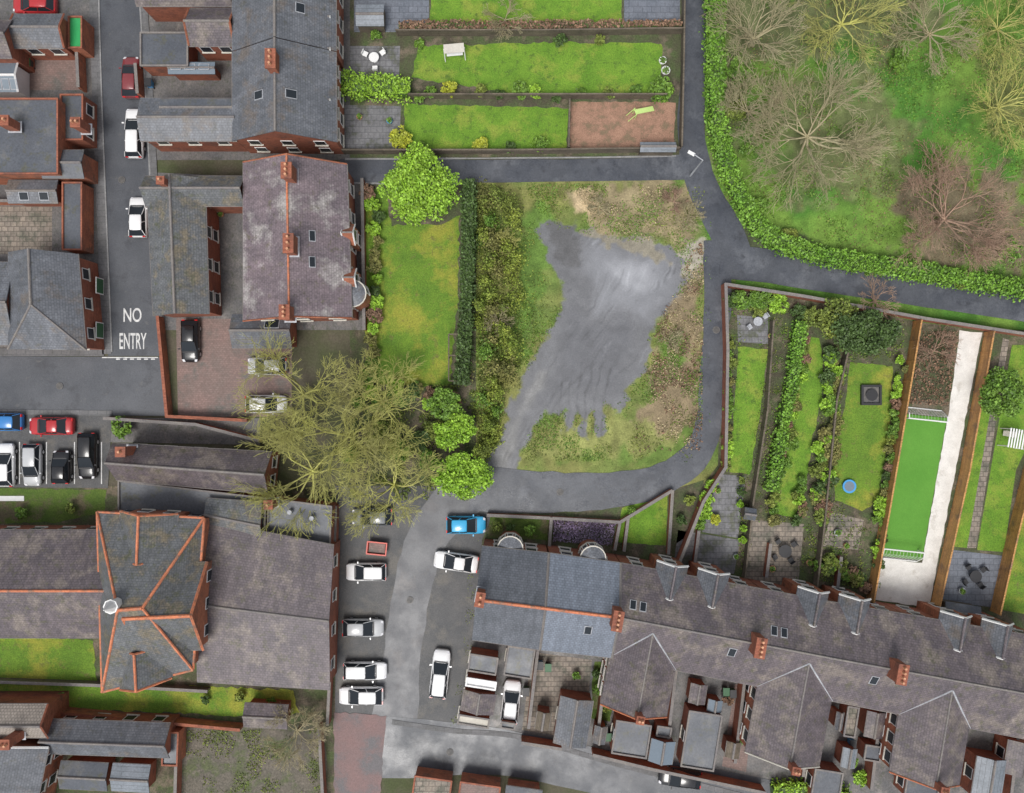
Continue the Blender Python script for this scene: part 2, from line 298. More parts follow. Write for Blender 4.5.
# ---------------- ground sheets
S=sheet
S('garden_soil',[(335,-30),(684,-30),(684,158),(335,158)],1,'soil')
S('garden_soil',[(350,182),(476,182),(476,500),(350,500)],1,'soil')
S('garden_soil',[(722,286),(800,298),(920,322),(1060,342),(1060,650),(900,618),(760,594),(672,568),(676,520),(718,465)],1,'soil')
S('garden_soil',[(480,508),(672,480),(680,575),(480,560)],1,'soil')
S('churchyard_ground',[(-40,486),(340,486),(340,800),(-40,800)],1,'soil')
S('yard_ground',[(455,630),(1060,730),(1060,850),(820,815),(620,765),(452,730)],1,'conc')
S('yard_ground',[(-40,-40),(90,-40),(104,355),(-40,355)],1,'conc')
S('yard_ground',[(138,-40),(350,-40),(350,160),(142,160)],1,'conc')
S('yard_ground',[(145,172),(362,182),(365,330),(160,330)],1,'conc')
S('lawn',[(432,-30),(622,-30),(622,27),(430,27)],2,'lawn',.8)
S('lawn',[(418,46),(560,42),(662,44),(660,94),(520,94),(412,78)],2,'lawn',1.3)
S('lawn',[(404,104),(568,108),(566,151),(406,149)],2,'lawn',1)
S('bark_chips',[(570,102),(676,102),(674,148),(570,150)],2,'bark',.8)
S('patio',[(354,-30),(429,-30),(429,32),(354,32)],2,'pblue'); S('patio',[(624,-30),(680,-30),(680,26),(624,26)],2,'pblue')
S('patio',[(350,46),(400,46),(399,79),(350,79)],2,'pgrey'); S('patio',[(345,105),(401,106),(399,150),(345,148)],2,'pgrey')
S('lawn',[(362,186),(385,190),(392,225),(440,225),(460,215),(458,300),(450,386),(376,386),(366,330)],2,'lawn2',1.8)
S('lawn',[(738,346),(768,350),(761,410),(750,474),(730,472)],2,'lawn',.8)
S('patio',[(737,315),(768,318),(768,344),(738,342)],2,'pgrey')
S('patio',[(718,474),(746,476),(738,538),(702,532)],2,'pgrey'); S('patio',[(678,530),(740,540),(734,574),(674,563)],2,'pgrey')
S('lawn',[(802,335),(820,338),(824,372),(822,400),(812,440),(806,490),(795,518),(772,514),(778,470),(788,425),(797,380)],2,'lawn',1)
S('patio',[(752,520),(804,524),(798,588),(745,578)],2,'ptan')
S('lawn',[(850,362),(893,366),(890,430),(878,500),(862,512),(836,500),(832,455),(846,400)],2,'lawn2',1)
S('patio',[(832,512),(864,520),(858,550),(822,546)],2,'ptan')
S('lawn',[(906,414),(947,418),(922,560),(881,556)],3,'astro')
S('gravel_path',[(960,330),(982,333),(929,608),(866,598),(874,557),(922,563),(950,404)],2,'gravel',.5)
S('lawn',[(990,372),(1000,372),(982,470),(968,548),(948,546)],2,'lawn'); S('garden_path',[(1003,338),(1009,340),(976,548),(967,548)],3,'ptan')
S('lawn',[(1012,345),(1060,345),(1040,420),(1016,470),(1004,552),(977,550)],2,'lawn')
S('patio',[(945,549),(1004,556),(998,608),(934,600)],3,'pblue')
S('lawn',[(1040,430),(1060,430),(1060,620),(1002,610)],2,'lawn2')
S('front_garden',[(490,516),(549,519),(547,540),(488,538)],2,'lawnd',.5)
S('front_garden',[(553,517),(617,521),(612,546),(552,541)],2,'soil')
S('lawn',[(622,508),(668,494),(666,546),(616,542)],2,'lawn',.5)
S('front_garden',[(672,490),(704,480),(696,530),(670,548)],2,'soil')
S('lawn',[(-40,488),(107,490),(104,512),(60,522),(-40,524)],2,'lawnd',1)
S('lawn',[(-40,632),(92,640),(98,690),(-40,694)],2,'lawn2',1.5); S('lawn',[(-40,678),(292,690),(300,714),(240,716),(-40,704)],3,'lawn2',1.5)
S('bare_yard',[(180,728),(326,724),(326,800),(182,800)],2,'dirt',1)
S('forecourt',[(176,318),(292,320),(292,416),(178,418)],2,'pred')
S('patio',[(-40,206),(52,206),(52,254),(-40,254)],2,'ptan'); S('patio',[(20,50),(80,50),(80,90),(20,90)],2,'pred')
S('yard_ground',[(105,418),(260,418),(260,445),(105,442)],2,'conc')
S('yard_paving',[(532,652),(592,660),(584,740),(522,730)],2,'ptan'); S('yard_paving',[(735,684),(756,688),(746,772),(722,766)],2,'pred'); S('lawn',[(594,662),(616,664),(610,722),(590,718)],2,'lawnd',1)
# roads
S('road',[(88,-40),(142,-40),(150,100),(163,356),(108,356),(100,200)],2,'asph')
S('road',[(-40,356),(166,357),(166,416),(-40,414)],3,'asph')
S('car_park',[(-40,414),(112,415),(108,488),(-40,487)],4,'park')
S('car_park',[(335,486),(505,486),(482,540),(478,640),(458,728),(335,716)],2,'park')
ribbon('road',[(470,486,50),(432,530,42),(414,580,38),(403,650,38),(394,720,46)],3,'worn',1.3)
ribbon('road',[(335,748,62),(410,748,60),(500,752,46),(600,772,46),(700,792,50),(820,815,50)],4,'asph')
S('red_tarmac',[(334,712),(386,716),(380,800),(334,800)],6,'redt',1)
ribbon('lane',[(340,171,24),(500,171,23),(640,169,23),(700,166,26)],5,'lane')
ribbon('lane',[(695,-30,24),(694,60,24),(691,130,27),(702,185,30),(728,235,34),(735,262,36)],6,'lane')
ribbon('lane',[(720,262,34),(770,266,34),(850,280,32),(950,296,30),(1060,312,30)],7,'lane')
ribbon('lane',[(716,240,26),(718,300,26),(713,360,24),(709,420,26),(694,458,30),(655,482,32),(600,491,36),(540,492,42),(470,488,46)],4,'lane',1)
ribbon('pavement',[(93,-40,9),(97,100,9),(107,354,9)],4,'pave',0,.11); ribbon('pavement',[(141,-40,7),(150,100,7),(161,318,7)],4,'pave',0,.11)
ribbon('pavement',[(-40,352,8),(104,352,8)],3,'pave',0,.11); ribbon('pavement',[(-40,412,5),(112,413,5)],3,'pave',0,.11)
ribbon('kerb',[(98,-40,1.4),(102,100,1.4),(112,352,1.4)],4,'kerb',0,.12); ribbon('kerb',[(137,-40,1.4),(146,100,1.4),(157,318,1.4)],4,'kerb',0,.12)
ribbon('kerb',[(345,183,2.),(470,184,2.)],7,'kerb',.3,.1); ribbon('kerb',[(345,159,2.),(520,158,1.6),(676,156,1.6)],7,'kerb',.3,.1)
ribbon('pavement',[(392,722,5),(455,731,5),(520,737,5),(620,765,5),(760,800,5)],6,'pave',0,.1)
for i,(x,y) in enumerate([(116+7*k,358.5) for k in range(6)]): S('road_marking',[(x,y),(x+4,y),(x+4,y+1.2),(x,y+1.2)],6,'wmark')
for x in (19,46,74,101): S('road_marking',[(x,442),(x+1,442),(x+1,484),(x,484)],7,'wmark')
S('road_marking',[(-20,496),(24,496),(24,501),(-20,501)],6,'white')
S('road_marking',[(102,357),(158,357),(158,358.),(102,358.)],7,'wmark')
def text(s,cx,cy,w,h):
    c=bpy.data.curves.new('lettering','FONT'); c.body=s; c.align_x='CENTER'; c.align_y='CENTER'; c.offset=.012; o=bpy.data.objects.new('t',c); col.objects.link(o); bpy.context.view_layer.update()
    me=bpy.data.meshes.new_from_object(o.evaluated_get(bpy.context.evaluated_depsgraph_get())); col.objects.unlink(o)
    xs=[v.co.x for v in me.vertices];ys=[v.co.y for v in me.vertices]
    for v in me.vertices: v.co.x=(v.co.x-(max(xs)+min(xs))/2)/(max(xs)-min(xs))*w/10; v.co.y=(v.co.y-(max(ys)+min(ys))/2)/(max(ys)-min(ys))*h/10
    me.materials.clear(); r=link('road_lettering',me,m['wmark'],None); r.location=P(cx,cy,.075); return r
tag(text('NO',132.5,315,18,14),'white word NO painted on the wet road above the word ENTRY','road lettering')
tag(text('ENTRY',133,341,27,16),'white word ENTRY painted on the wet road just before the junction','road lettering')
# ---------------- buildings
def R4(x0,y0,x1,y1,rot=0,v=0):
    cx,cy=(x0+x1)/2,(y0+y1)/2; c,s=math.cos(math.radians(rot)),math.sin(math.radians(rot)); q=[(x0,y0),(x1,y0),(x1,y1),(x0,y1)]
    q=[(cx+(x-cx)*c-(y-cy)*s,cy+(x-cx)*s+(y-cy)*c) for x,y in q]
    return [q[0],q[3],q[2],q[1]] if v else q
def blk(T,q,ze,zr,rm,wm='brick',hip=(0,0),rg='ridg',ov=.25,verge=None,win={},z0=0,gut='white',rr=.13):
    C=[p.copy() if isinstance(p,V) else P(p[0],p[1],ze) for p in q]
    for p in C: p.z=ze
    A,B,Cc,D=C; cen=(A+B+Cc+D)/4; m0=(A+D)/2;m1=(B+Cc)/2; d=(m1-m0).normalized(); planes=[]
    flat=zr<=ze; W=[]
    ex=d; ey=((D-A)+(Cc-B)).normalized()
    for p,(a,b) in zip(C,((1,1),(-1,1),(-1,-1),(1,-1))): W.append(p+ex*a*ov+ey*b*ov)
    if flat:
        roof=MB().poly([V((p.x,p.y,ze-.15)) for p in (W if ey.cross(ex).z<0 else W[::-1])]).build('roof',m[rm],T)
        mb=MB(); cp=MB()
        for i in range(4):
            a,b=W[i],W[(i+1)%4]; mb.poly([(a.x,a.y,z0),(b.x,b.y,z0),(b.x,b.y,ze),(a.x,a.y,ze)]); t=(b-a).normalized()
            cp.obox((a+b)/2,t,(b-a).length+.1,.16,ze-.16+.002*i,ze+.04+.002*i)
        mb.build('wall',m[wm],T); cp.build('parapet',m[rg],T); planes=[(W[0],V((0,0,1)))]
    else:
        R0=m0+d*hip[0];R1=m1-d*hip[1]; R0.z=R1.z=zr; F=[[A,B,R1,R0],[Cc,D,R0,R1]]
        per=[A,B]+([] if hip[1] else [R1])+[Cc,D]+([] if hip[0] else [R0])
        if hip[1]: F.append([B,Cc,R1])
        if hip[0]: F.append([D,A,R0])
        mb=MB()
        for f in F:
            n=(f[1]-f[0]).cross(f[2]-f[0]).normalized()
            if n.z<0: f=f[::-1]; n=-n
            mb.poly(f); mb.poly([p-V((0,0,.13)) for p in f][::-1]); planes.append((f[0],n))
        for i in range(len(per)):
            a,b=per[i],per[(i+1)%len(per)]; dz=V((0,0,.13)); mb.poly([a-dz,b-dz,b,a])
        roof=mb.build('roof',m[rm],T)
        rb=MB(); up=V((0,0,.03)); rb.tube(R0+up,R1+up,rr,6)
        if hip[0]: rb.tube(R0,A+up,rr*.8,6); rb.tube(R0,D+up,rr*.8,6)
        if hip[1]: rb.tube(R1,B+up,rr*.8,6); rb.tube(R1,Cc+up,rr*.8,6)
        rb.build('ridge_tile',m[rg],roof)
        if verge:
            for a,b in ([] if hip[0] else [(A,R0),(D,R0)])+([] if hip[1] else [(B,R1),(Cc,R1)]): MB().tube(a+up,b+up,rr*.8,4).build('bargeboard',m[verge],T)
        if gut:
            for a,b in ((A,B),(Cc,D)): MB().tube(a-V((0,0,.08)),b-V((0,0,.08)),.065,6).build('gutter',m['ridg' if gut=='white' else gut],T)
        wb=MB(); g=lambda p,z:V((p.x,p.y,z))
        for i in range(4):
            a,b=W[i],W[(i+1)%4]; pts=[g(a,z0),g(b,z0),g(b,ze)]
            if (i==1 and not hip[1]) or (i==3 and not hip[0]): pts.append(g((a+b)/2,zr-.2))
            pts.append(g(a,ze)); wb.poly(pts)
        wb.build('wall',m[wm],T)
    for sd,(n,zs) in win.items():
        a,b=W[sd],W[(sd+1)%4]; t=(b-a); Ln=t.length; t=t.normalized(); no=V((-t.y,t.x,0))
        if no.dot(a-cen)<0: no=-no
        for z in zs:
            for k in range(n):
                c=a+t*Ln*(k+.5)/n; opening(T,c,t,no,z)
    return dict(W=W,C=C,pl=planes,roof=roof,cen=cen)
def opening(T,c,t,no,z,w=1.1,h=1.3,door=False):
    c=V((c.x,c.y,z)); up=V((0,0,1)); u=t if t.cross(up).dot(no)>0 else -t
    f=MB().slab(c,u,up,w,h,.06).build('door' if door else 'window',m['white'],T)
    if door: MB().slab(c+no*.06,u,up,w-.2,h-.2,.02).build('door_panel',m['grn2'],f); return
    MB().slab(c+no*.06,u,up,w-.16,h-.16,.015).build('pane',m['glass'],f)
    MB().slab(c-up*(h/2+.05)+no*.0,u,up,w+.2,.1,.16).build('sill',m['cream'],f)
def onpl(pl,x,y):
    cam=V((0,0,H)); g=P(x,y)-cam; p0,n=pl; s=n.dot(p0-cam)/n.dot(g); return cam+g*s
def skylight(T,b,f,x,y,w=.7,h=1.,mt='glass'):
    p0,n=b['pl'][f]; c=onpl(b['pl'][f],x,y); v=(V((0,0,1))-n*n.z); v=V((0,1,0)) if v.length<.01 else v.normalized(); u=v.cross(n).normalized()
    s=MB().slab(c,u,v,w+.12,h+.12,.07).build('skylight',m['lead'],T); MB().slab(c+n*.07,u,v,w,h,.02).build('pane',m[mt],s)
def chimney(T,x,y,zt,zb,w=1.2,d=.7,rot=0,n=3,mt='brick'):
    c=P(x,y,zt); t=(math.cos(math.radians(-rot)),math.sin(math.radians(-rot))); h=MB().obox(c,t,w,d,zb,zt-.25).obox(c,t,w+.16,d+.16,zt-.25,zt).build('chimney',m[mt],T)
    MB().obox(c,t,w+.3,d+.3,zb+.3,zb+.34).build('flashing',m['lead'],h)
    a,b=(w,V((t[0],t[1],0))) if w>=d else (d,V((-t[1],t[0],0)))
    for k in range(n):
        q=V((c.x,c.y,0))+b*((k+.5)/n-.5)*a; MB().cyl(q,.14,zt,zt+.45,8,.11).build('chimney_pot',m['pot'],h)
def bay(T,c,t,no,w,dep,ze,zr,rm='slb',back=.4,rg='ridg',rr=.09):
    t=t.normalized(); q=[c-t*w/2-no*back,c-t*w/2+no*dep,c+t*w/2+no*dep,c+t*w/2-no*back]
    return blk(T,q,ze,zr,rm,'brick2',rg=rg,verge='white',win={1:(1,(1.5,4.))},ov=.15,gut=None,rr=rr)
def roundbay(T,c,r,ze,mt='slg'):
    MB().cyl(c,r,0,ze,18).build('bay_wall',m['brick2'],T); MB().cyl(c,r+.12,ze,ze+.12,18).build('bay_cornice',m['cream'],T); MB().cyl(c,r+.02,ze+.12,ze+.4,18,.3).build('bay_roof',m[mt],T)
    for k in range(5):
        a=math.pi*(k+.5)/5; n=V((math.cos(a),math.sin(a),0)); opening(T,c+n*(r-.02),V((-n.y,n.x,0)),n,ze-1.2,.6,1.3)
def B(name,label,cat,x,y,group=None): return thing(name,label,cat,P(x,y),0,group)
T=B('semi_detached_house','brick house with two skylights in its grey slate roof, north of the top lane','house',285,100)
b=blk(T,[(232,52),(232,141),(337,142),(336,52)],5.2,8.6,'slg',win={1:(3,(1.6,4.)),2:(4,(1.6,4.))}); skylight(T,b,0,259,95); skylight(T,b,1,291,94)
chimney(T,270,58,10,7.5,.8,1.6)
b=blk(T,R4(140,98,237,141),4.6,5.4,'slg',win={2:(3,(3.4,))}); b=blk(T,R4(160,99,235,116),4.9,5.0,'felt')
for y in (70,118): bay(T,P(334,y,0),V((0,1,0)),V((1,0,0)),1.8,.7,4.6,5.6,'slg')
T=B('semi_detached_house','slate roofed house cut by the top edge, with brown rear wing and glazed lean-to','house',285,10)
b=blk(T,[(232,-60),(232,51),(336,51),(336,-60)],5.2,8.6,'slg',win={2:(4,(1.6,4.))}); skylight(T,b,1,300,8,.8,.8)
b=blk(T,R4(189,8,234,46),4.4,5.8,'slb',verge='brick2',win={2:(2,(3.,))}); b=blk(T,R4(138,30,190,68),2.9,2.9,'felt',rg='ridg')
b=blk(T,R4(136,-30,232,6),4.2,5.8,'slb'); b=blk(T,R4(168,62,215,74),2.5,2.6,'sky_',gut=None)
for k in range(3): skylight(T,b,0,176+k*14,67,.9,.5,'sky_')
for y in (10,40): bay(T,P(334,y,0),V((0,1,0)),V((1,0,0)),1.8,.7,4.6,5.6,'slg')
T=B('detached_villa','large brick villa with patchy purple slate roof and round corner bay beside the lawn','house',295,240)
b=blk(T,[(243,162),(243,321),(352,318),(347,164)],5.2,8.4,'slp',rg='rido',verge='brick2',win={2:(5,(1.6,4.)),1:(3,(2.,4.2))},rr=.1)
skylight(T,b,1,312,236,.9,.5); skylight(T,b,1,312,262,.9,.5)
chimney(T,288,243,10.3,8,.8,1.6); chimney(T,286,170,10.2,7.5,.8,1.3); chimney(T,284,312,10.2,7.5,.8,1.2)
w=b['W']
for f in (.25,.55): bay(T,(w[2]+(w[3]-w[2])*f)*1-V((0,0,5.2)),V((0,1,0)),V((1,0,0)),2.,.7,4.6,5.9,'brick2')
roundbay(T,P(352,293,5)+V((0,0,-5)),1.2,4.6)
b=blk(T,[(146,178),(153,316),(209,314),(205,178)],4.6,6.2,'slm',win={2:(4,(1.4,3.4))}); b2=blk(T,R4(145,176,244,206),4.7,6.,'slm')
b=blk(T,R4(232,314,292,348),3.,4.,'slg',win={2:(2,(1.3,))}); skylight(T,b,0,272,324,1.3,.9)
chimney(T,160,180,7.4,5,.6,.6,0,1)
T=B('corner_house','brick house with hipped slate roof and green windows at the no entry corner','house',45,300)
b=blk(T,[(8,252),(8,349),(86,350),(78,254)],4.6,7.2,'slg',hip=(0,4.),win={2:(3,(2.9,)),1:(3,(2.9,))})
b=blk(T,R4(-60,262,14,345),4.2,5.6,'slg')
for y in (282,328): opening(T,P(86.5,y,4.6)+V((-.2,0,0)),V((0,1,0)),V((1,0,0)),1.5,1.6,1.6,True)
T=B('brick_house','brick house with dark flat felt roof and brick parapets, left of the road','house',30,135)
b=blk(T,R4(-60,96,60,176),4.6,4.6,'felt','brick2',rg='brick'); b=blk(T,R4(58,92,85,142),3.2,3.2,'felt','brick',rg='brick',win={1:(2,(1.8,))}); b=blk(T,R4(42,150,84,178),3.6,4.2,'felt','brick2')
b=blk(T,R4(8,180,58,203),2.8,3.2,'slg'); skylight(T,b,1,24,196,.8,.7); skylight(T,b,1,44,196,.8,.7); chimney(T,75,122,5.6,3,.8,.8,0,2)
b=blk(T,R4(60,180,84,252),2.6,2.6,'felt','brick2',rg='brick'); chimney(T,2,120,7,4.5,1,.8,0,2)
T=B('brick_house','small slate roofed brick building in the top left corner below a red car','house',40,30)
b=blk(T,R4(13,14,64,48),3.8,4.8,'slg',verge='brick',win={2:(2,(2.4,))}); b=blk(T,R4(-50,20,12,58),4.6,6,'slb'); b=blk(T,R4(66,14,84,50),2.8,2.8,'green','brick2',rg='brick')
T=B('conservatory','white framed conservatory against the left edge beside the tan paved yard','conservatory',8,78)
b=blk(T,R4(-30,62,18,92),2.6,3.2,'sky_','white',verge='white',rg='white')
for k in range(3): skylight(T,b,1,-2+k*8,84,.6,.9,'sky_')
T=B('church','large red brick church with many slate hips, terracotta ridges and small white cupola','church',150,600)
b=blk(T,[(-80,530),(128,530),(128,638),(-80,638)],5.,8.,'slb',rg='rido',win={0:(7,(2.5,)),2:(7,(2.5,))},rr=.13)
b=blk(T,[(97,512),(204,518),(193,670),(102,692)],7.,11.4,'slm',rg='rido',hip=(3.6,3.4),wm='brick2',win={2:(3,(4.,)),0:(3,(4.,))},rr=.17)
A,Bc,Cc,D=b['C']; dz=V((0,0,-.02))
for p,q in ((A,Bc),(Bc,Cc),(Cc,D),(D,A)): MB().tube(p+dz,q+dz,.13,6).build('eaves_tile',m['rido'],T)
blk(T,[(140,566),(207,562),(203,650),(140,652)],7.3,11.,'slm',rg='rido',verge='rido',wm='brick2',win={1:(3,(3.,5.8))},rr=.17)
blk(T,[(118,560),(120,511),(178,514),(176,560)],7.25,9.6,'slm',rg='rido',verge='rido',wm='brick2',win={1:(2,(5.,))},rr=.13); blk(T,[(118,650),(120,690),(172,678),(170,645)],7.2,9.4,'slm',rg='rido',verge='rido',wm='brick2',rr=.13)
c=P(112,606,12.); MB().cyl(c,.5,10.2,12.2,8).cyl(c,.65,12.2,12.32,8).cyl(c,.55,12.32,13.6,8,.04).build('cupola',m['white'],T)
b=blk(T,[(203,520),(334,545),(330,690),(197,682)],4.5,5.9,'slb',rg='ridg',win={1:(4,(2.6,)),0:(4,(2.6,))})
blk(T,[(116,478),(268,496),(266,562),(116,545)],3.7,3.7,'felt'); blk(T,[(266,496),(334,504),(332,552),(264,562)],3.3,3.3,'felt'); blk(T,[(206,498),(262,502),(262,548),(206,530)],4.3,4.9,'slm')
for x,y in ((290,512),(312,518),(240,508)): MB().cyl(P(x,y,3.6),.22,3.1,3.9,10).build('roof_vent',m['lead'],T)
chimney(T,268,505,6,3.5,.7,.7,0,1)
T=B('church_hall','long brick church hall with brown slate roof below the car park','hall',190,465)
b=blk(T,[(112,443),(272,452),(268,494),(116,480)],4.,6.0,'slb',win={1:(2,(2.,)),0:(5,(2.2,))}); chimney(T,120,452,7,4,.8,.8,0,1)
T=B('corner_cottage','cottage with pale tan tiled roof and brick gables in the bottom left corner','house',15,750)
b=blk(T,R4(-60,704,48,738),4.6,6.,'tilt',verge='brick'); b=blk(T,R4(-40,738,40,830,12,1),4.4,6.4,'slg','brick2',verge='white',win={2:(3,(1.5,3.6)),1:(1,(2,))}); chimney(T,4,745,8,5,.8,.8,0,2)
T=B('outbuilding','long low slate roofed outbuilding with brick end beside the corner cottage','outbuilding',105,737)
b=blk(T,R4(46,721,170,756,2),3.2,4.6,'slg',win={0:(4,(1.6,))}); b=blk(T,R4(160,730,180,768,2),2.4,2.4,'felt','brick2',rg='brick')
for i,(x0,y0,x1,y1,rm,lab) in enumerate([(60,762,108,790,'felt','felt roofed shed under the long outbuilding, left one'),(112,764,150,792,'zinc','grey sheet roofed shed under the long outbuilding, right one'),(244,704,288,728,'slb','small brown roofed brick shed beside the churchyard lawn')]):
    T=B('shed',lab,'shed',(x0+x1)/2,(y0+y1)/2); blk(T,R4(x0,y0,x1,y1,3),2.2,2.7,rm,'brick')
T=B('brick_building','row of brick outbuildings at the bottom edge below the road','outbuilding',470,795)
b=blk(T,R4(410,776,452,815,8),2.4,2.4,'ptan','brick2',rg='brick'); b=blk(T,R4(455,782,500,830,8),2.4,2.4,'pred','brick2',rg='brick'); b=blk(T,R4(503,788,540,830,8),2.4,2.8,'felt','brick2')
# terrace
FR=[(482,546),(549,553),(621,563),(691,576),(762,589),(832,602),(904,614),(975,626),(1046,638)]
RE=[(472,640),(540,650),(612,658),(684,672),(755,686),(826,700),(897,714),(968,728),(1040,742)]
desc=['end terrace house with blue grey tiles and terracotta ridge beside the parking strip','terraced house with smooth pale blue grey slate roof, second from the left end','terraced house with small rear gable wing, third from the left end','terraced house with flat roofed rear extension, fourth from the left end','terraced house with broad rear gable wing in the middle of the row','terraced house without a rear wing, sixth from the left end','terraced house with gabled rear wing, seventh from the left end','terraced house at the right edge of the photo, last in the row']
mats=['sld','sln','slb','slb','slb','slb','slb','slb']
for i in range(8):
    cx=(FR[i][0]+RE[i+1][0])/2;cy=(FR[i][1]+RE[i+1][1])/2
    T=B('terraced_house',desc[i],'house',cx,cy,'terraced houses in the long row')
    b=blk(T,[FR[i],FR[i+1],RE[i+1],RE[i]],5.2,8.0,mats[i],rg='rido' if i<2 else 'ridg',verge='ridg' if i==1 else None,ov=.05 if 0<i<7 else .1,win={0:(2,(1.6,4.)),2:(2,(1.6,4.))},rr=.15 if i<2 else .1)
    w=b['W']; t=(w[1]-w[0]).normalized(); no=V((-t.y,t.x,0))
    if i<2: roundbay(T,w[0]+(w[1]-w[0])*(.42 if i==0 else .62)-V((0,0,w[0].z))+no*.0,1.15,4.7)
    else: bay(T,w[0]+(w[1]-w[0])*(.3 if i%2 else .72)-V((0,0,w[0].z)),t,no,3.,.9,5.1,6.9,'slg',2.2,'slb',.13)
    if i in(1,3,5): skylight(T,b,1,RE[i][0]+48,RE[i][1]-20,.6,.9)
    if i in (2,4): skylight(T,b,0,FR[i][0]+12,FR[i][1]+42,.5,.8); skylight(T,b,0,FR[i][0]+22,FR[i][1]+44,.5,.8)
    if i in (2,4,6): chimney(T,RE[i][0]+6,(RE[i][1]+FR[i][1])/2+11,9.8,7.,.8,1.7,10,4,'brick')
    if i==0: chimney(T,480,600,9.4,7,.7,1.2,10,2)
    wing={2:(-.3,6.4,4.6),4:(.2,7.2,6.4),6:(.2,6.8,5.6)}.get(i)
    if wing:
        off,wd,ln=wing; r0=w[3]; t2=(w[2]-w[3]).normalized(); s=-no; o0=r0+t2*off; we=5.;wr=7.3
        a0=o0.copy();a0.z=we;a1=o0+s*ln;a1.z=we;c1=o0+t2*wd+s*ln;c1.z=we;c0=o0+t2*wd;c0.z=we; r1=(a1+c1)/2;r1.z=wr
        mid=(a0+c0)/2; half=(w[3]-w[0]).length/2; rr=mid-s*((wr-5.2)/2.8*half+.15); rr.z=wr
        mb=MB(); mb.poly([a0,a1,r1,rr]); mb.poly([c1,c0,rr,r1]); dz=V((0,0,.12)); mb.poly([a1-dz,r1-dz,r1,a1]); mb.poly([c1,r1,r1-dz,c1-dz]); mb.poly([a0-dz,a1-dz,a1,a0]); mb.poly([c1-dz,c0-dz,c0,c1])
        rf=mb.build('roof',m['slb'],T); MB().tube(rr,r1+V((0,0,.03)),.09).build('ridge_tile',m['ridg'],rf)
        for p in (a0,c0): MB().tube(p+V((0,0,.14)),rr+V((0,0,.08)),.1,4).build('valley_flashing',m['lead'],T)
        for p in (a1,c1): MB().tube(p+V((0,0,.05)),r1+V((0,0,.05)),.07,4).build('bargeboard',m['cream' if i==4 else 'rido'],T)
        z=lambda p,h:V((p.x,p.y,h)); wi=.2
        A=a0+t2*wi;Bq=a1+t2*wi-s*.2;Cq=c1-t2*wi-s*.2;D=c0-t2*wi
        MB().poly([z(A,0),z(Bq,0),z(Bq,we),z(A,we)]).poly([z(Bq,0),z(Cq,0),z(Cq,we),z((Bq+Cq)/2,wr-.2),z(Bq,we)]).poly([z(Cq,0),z(D,0),z(D,we),z(Cq,we)]).build('wall',m['brick2'],T)
        for k in range(3):
            for zz in (1.6,3.9): opening(T,A+(Bq-A)*(k+.5)/3,(Bq-A).normalized(),-t2,zz)
        chimney(T,512+(r1.x-s.x*.5)*10*90/81,396.5-(r1.y-s.y*.5)*10*90/81,8.7,6.5,.6,.6,10,2)
ext=[(468,655,498,674,'felt','dark felt roofed outhouse behind the end terrace house'),(465,679,497,689,'white','white roofed lean-to behind the end terrace house, above a grey shed'),(462,692,495,713,'slb','brown grey roofed shed between two white roofs'),(457,716,490,727,'cream','cream flat roofed shed by the road behind the end terrace house'),
(505,647,534,678,'felt','dark flat roofed rear extension above the white car in the yard'),(557,698,590,746,'slg','grey slate roofed garage between two brick yard walls'),(613,722,650,757,'felt','dark roofed rear outbuilding left of a small glazed lean-to'),(650,740,674,763,'sky_','small glazed lean-to roof beside the road'),
(684,712,719,770,'felt','long grey flat roofed rear extension right of the small gable wing'),(812,770,842,803,'felt','grey flat roofed garage below the broad gable wing'),(845,706,858,738,'ptan','narrow tan roofed store in a terrace yard'),(866,712,884,738,'slb','small brown pitched outhouse with brick sides'),(974,758,1004,800,'zinc','pale blue grey sheet roofed extension near the lower right corner'),(1006,742,1040,776,'slb','brown roofed wing at the lower right corner'),(905,775,940,800,'felt','dark flat roofed outhouse at the bottom edge'),
(536,712,550,730,'timd','tiny timber roofed shed on the tan yard paving'),(594,726,606,744,'slg','tiny slate roofed store beside the green wheelie bin'),(690,684,706,704,'slb','small brown lean-to tucked under the fourth terrace house'),(708,700,722,712,'sky_','small glazed porch beside the long flat extension'),(656,726,672,738,'felt','tiny felt roofed store above the glazed lean-to'),(726,742,740,758,'timd','timber roofed shed in the red paved yard'),(842,748,856,768,'zinc','small grey sheet roofed store right of the broad wing'),(864,745,882,762,'felt','small flat felt roofed coal store below the brown outhouse'),(836,712,843,730,'slg','very narrow slate lean-to against the broad gable wing'),(500,722,516,730,'felt','low felt roofed store just below the white car in the yard')]
for x0,y0,x1,y1,rm,lab in ext:
    T=B('outbuilding',lab,'outbuilding',(x0+x1)/2,(y0+y1)/2,'outbuildings behind the terrace'); fl=rm in('felt','white','ptan','cream'); sm=(x1-x0)<20
    blk(T,R4(x0,y0,x1,y1,9,1),2.2 if sm else 2.7,(2.2 if sm else 2.7) if fl else (2.5 if sm else 3.3),rm,'brick',rg='ridg' if rm!='white' else 'white',win={} if sm else {0:(1,(1.5,))},ov=.12)
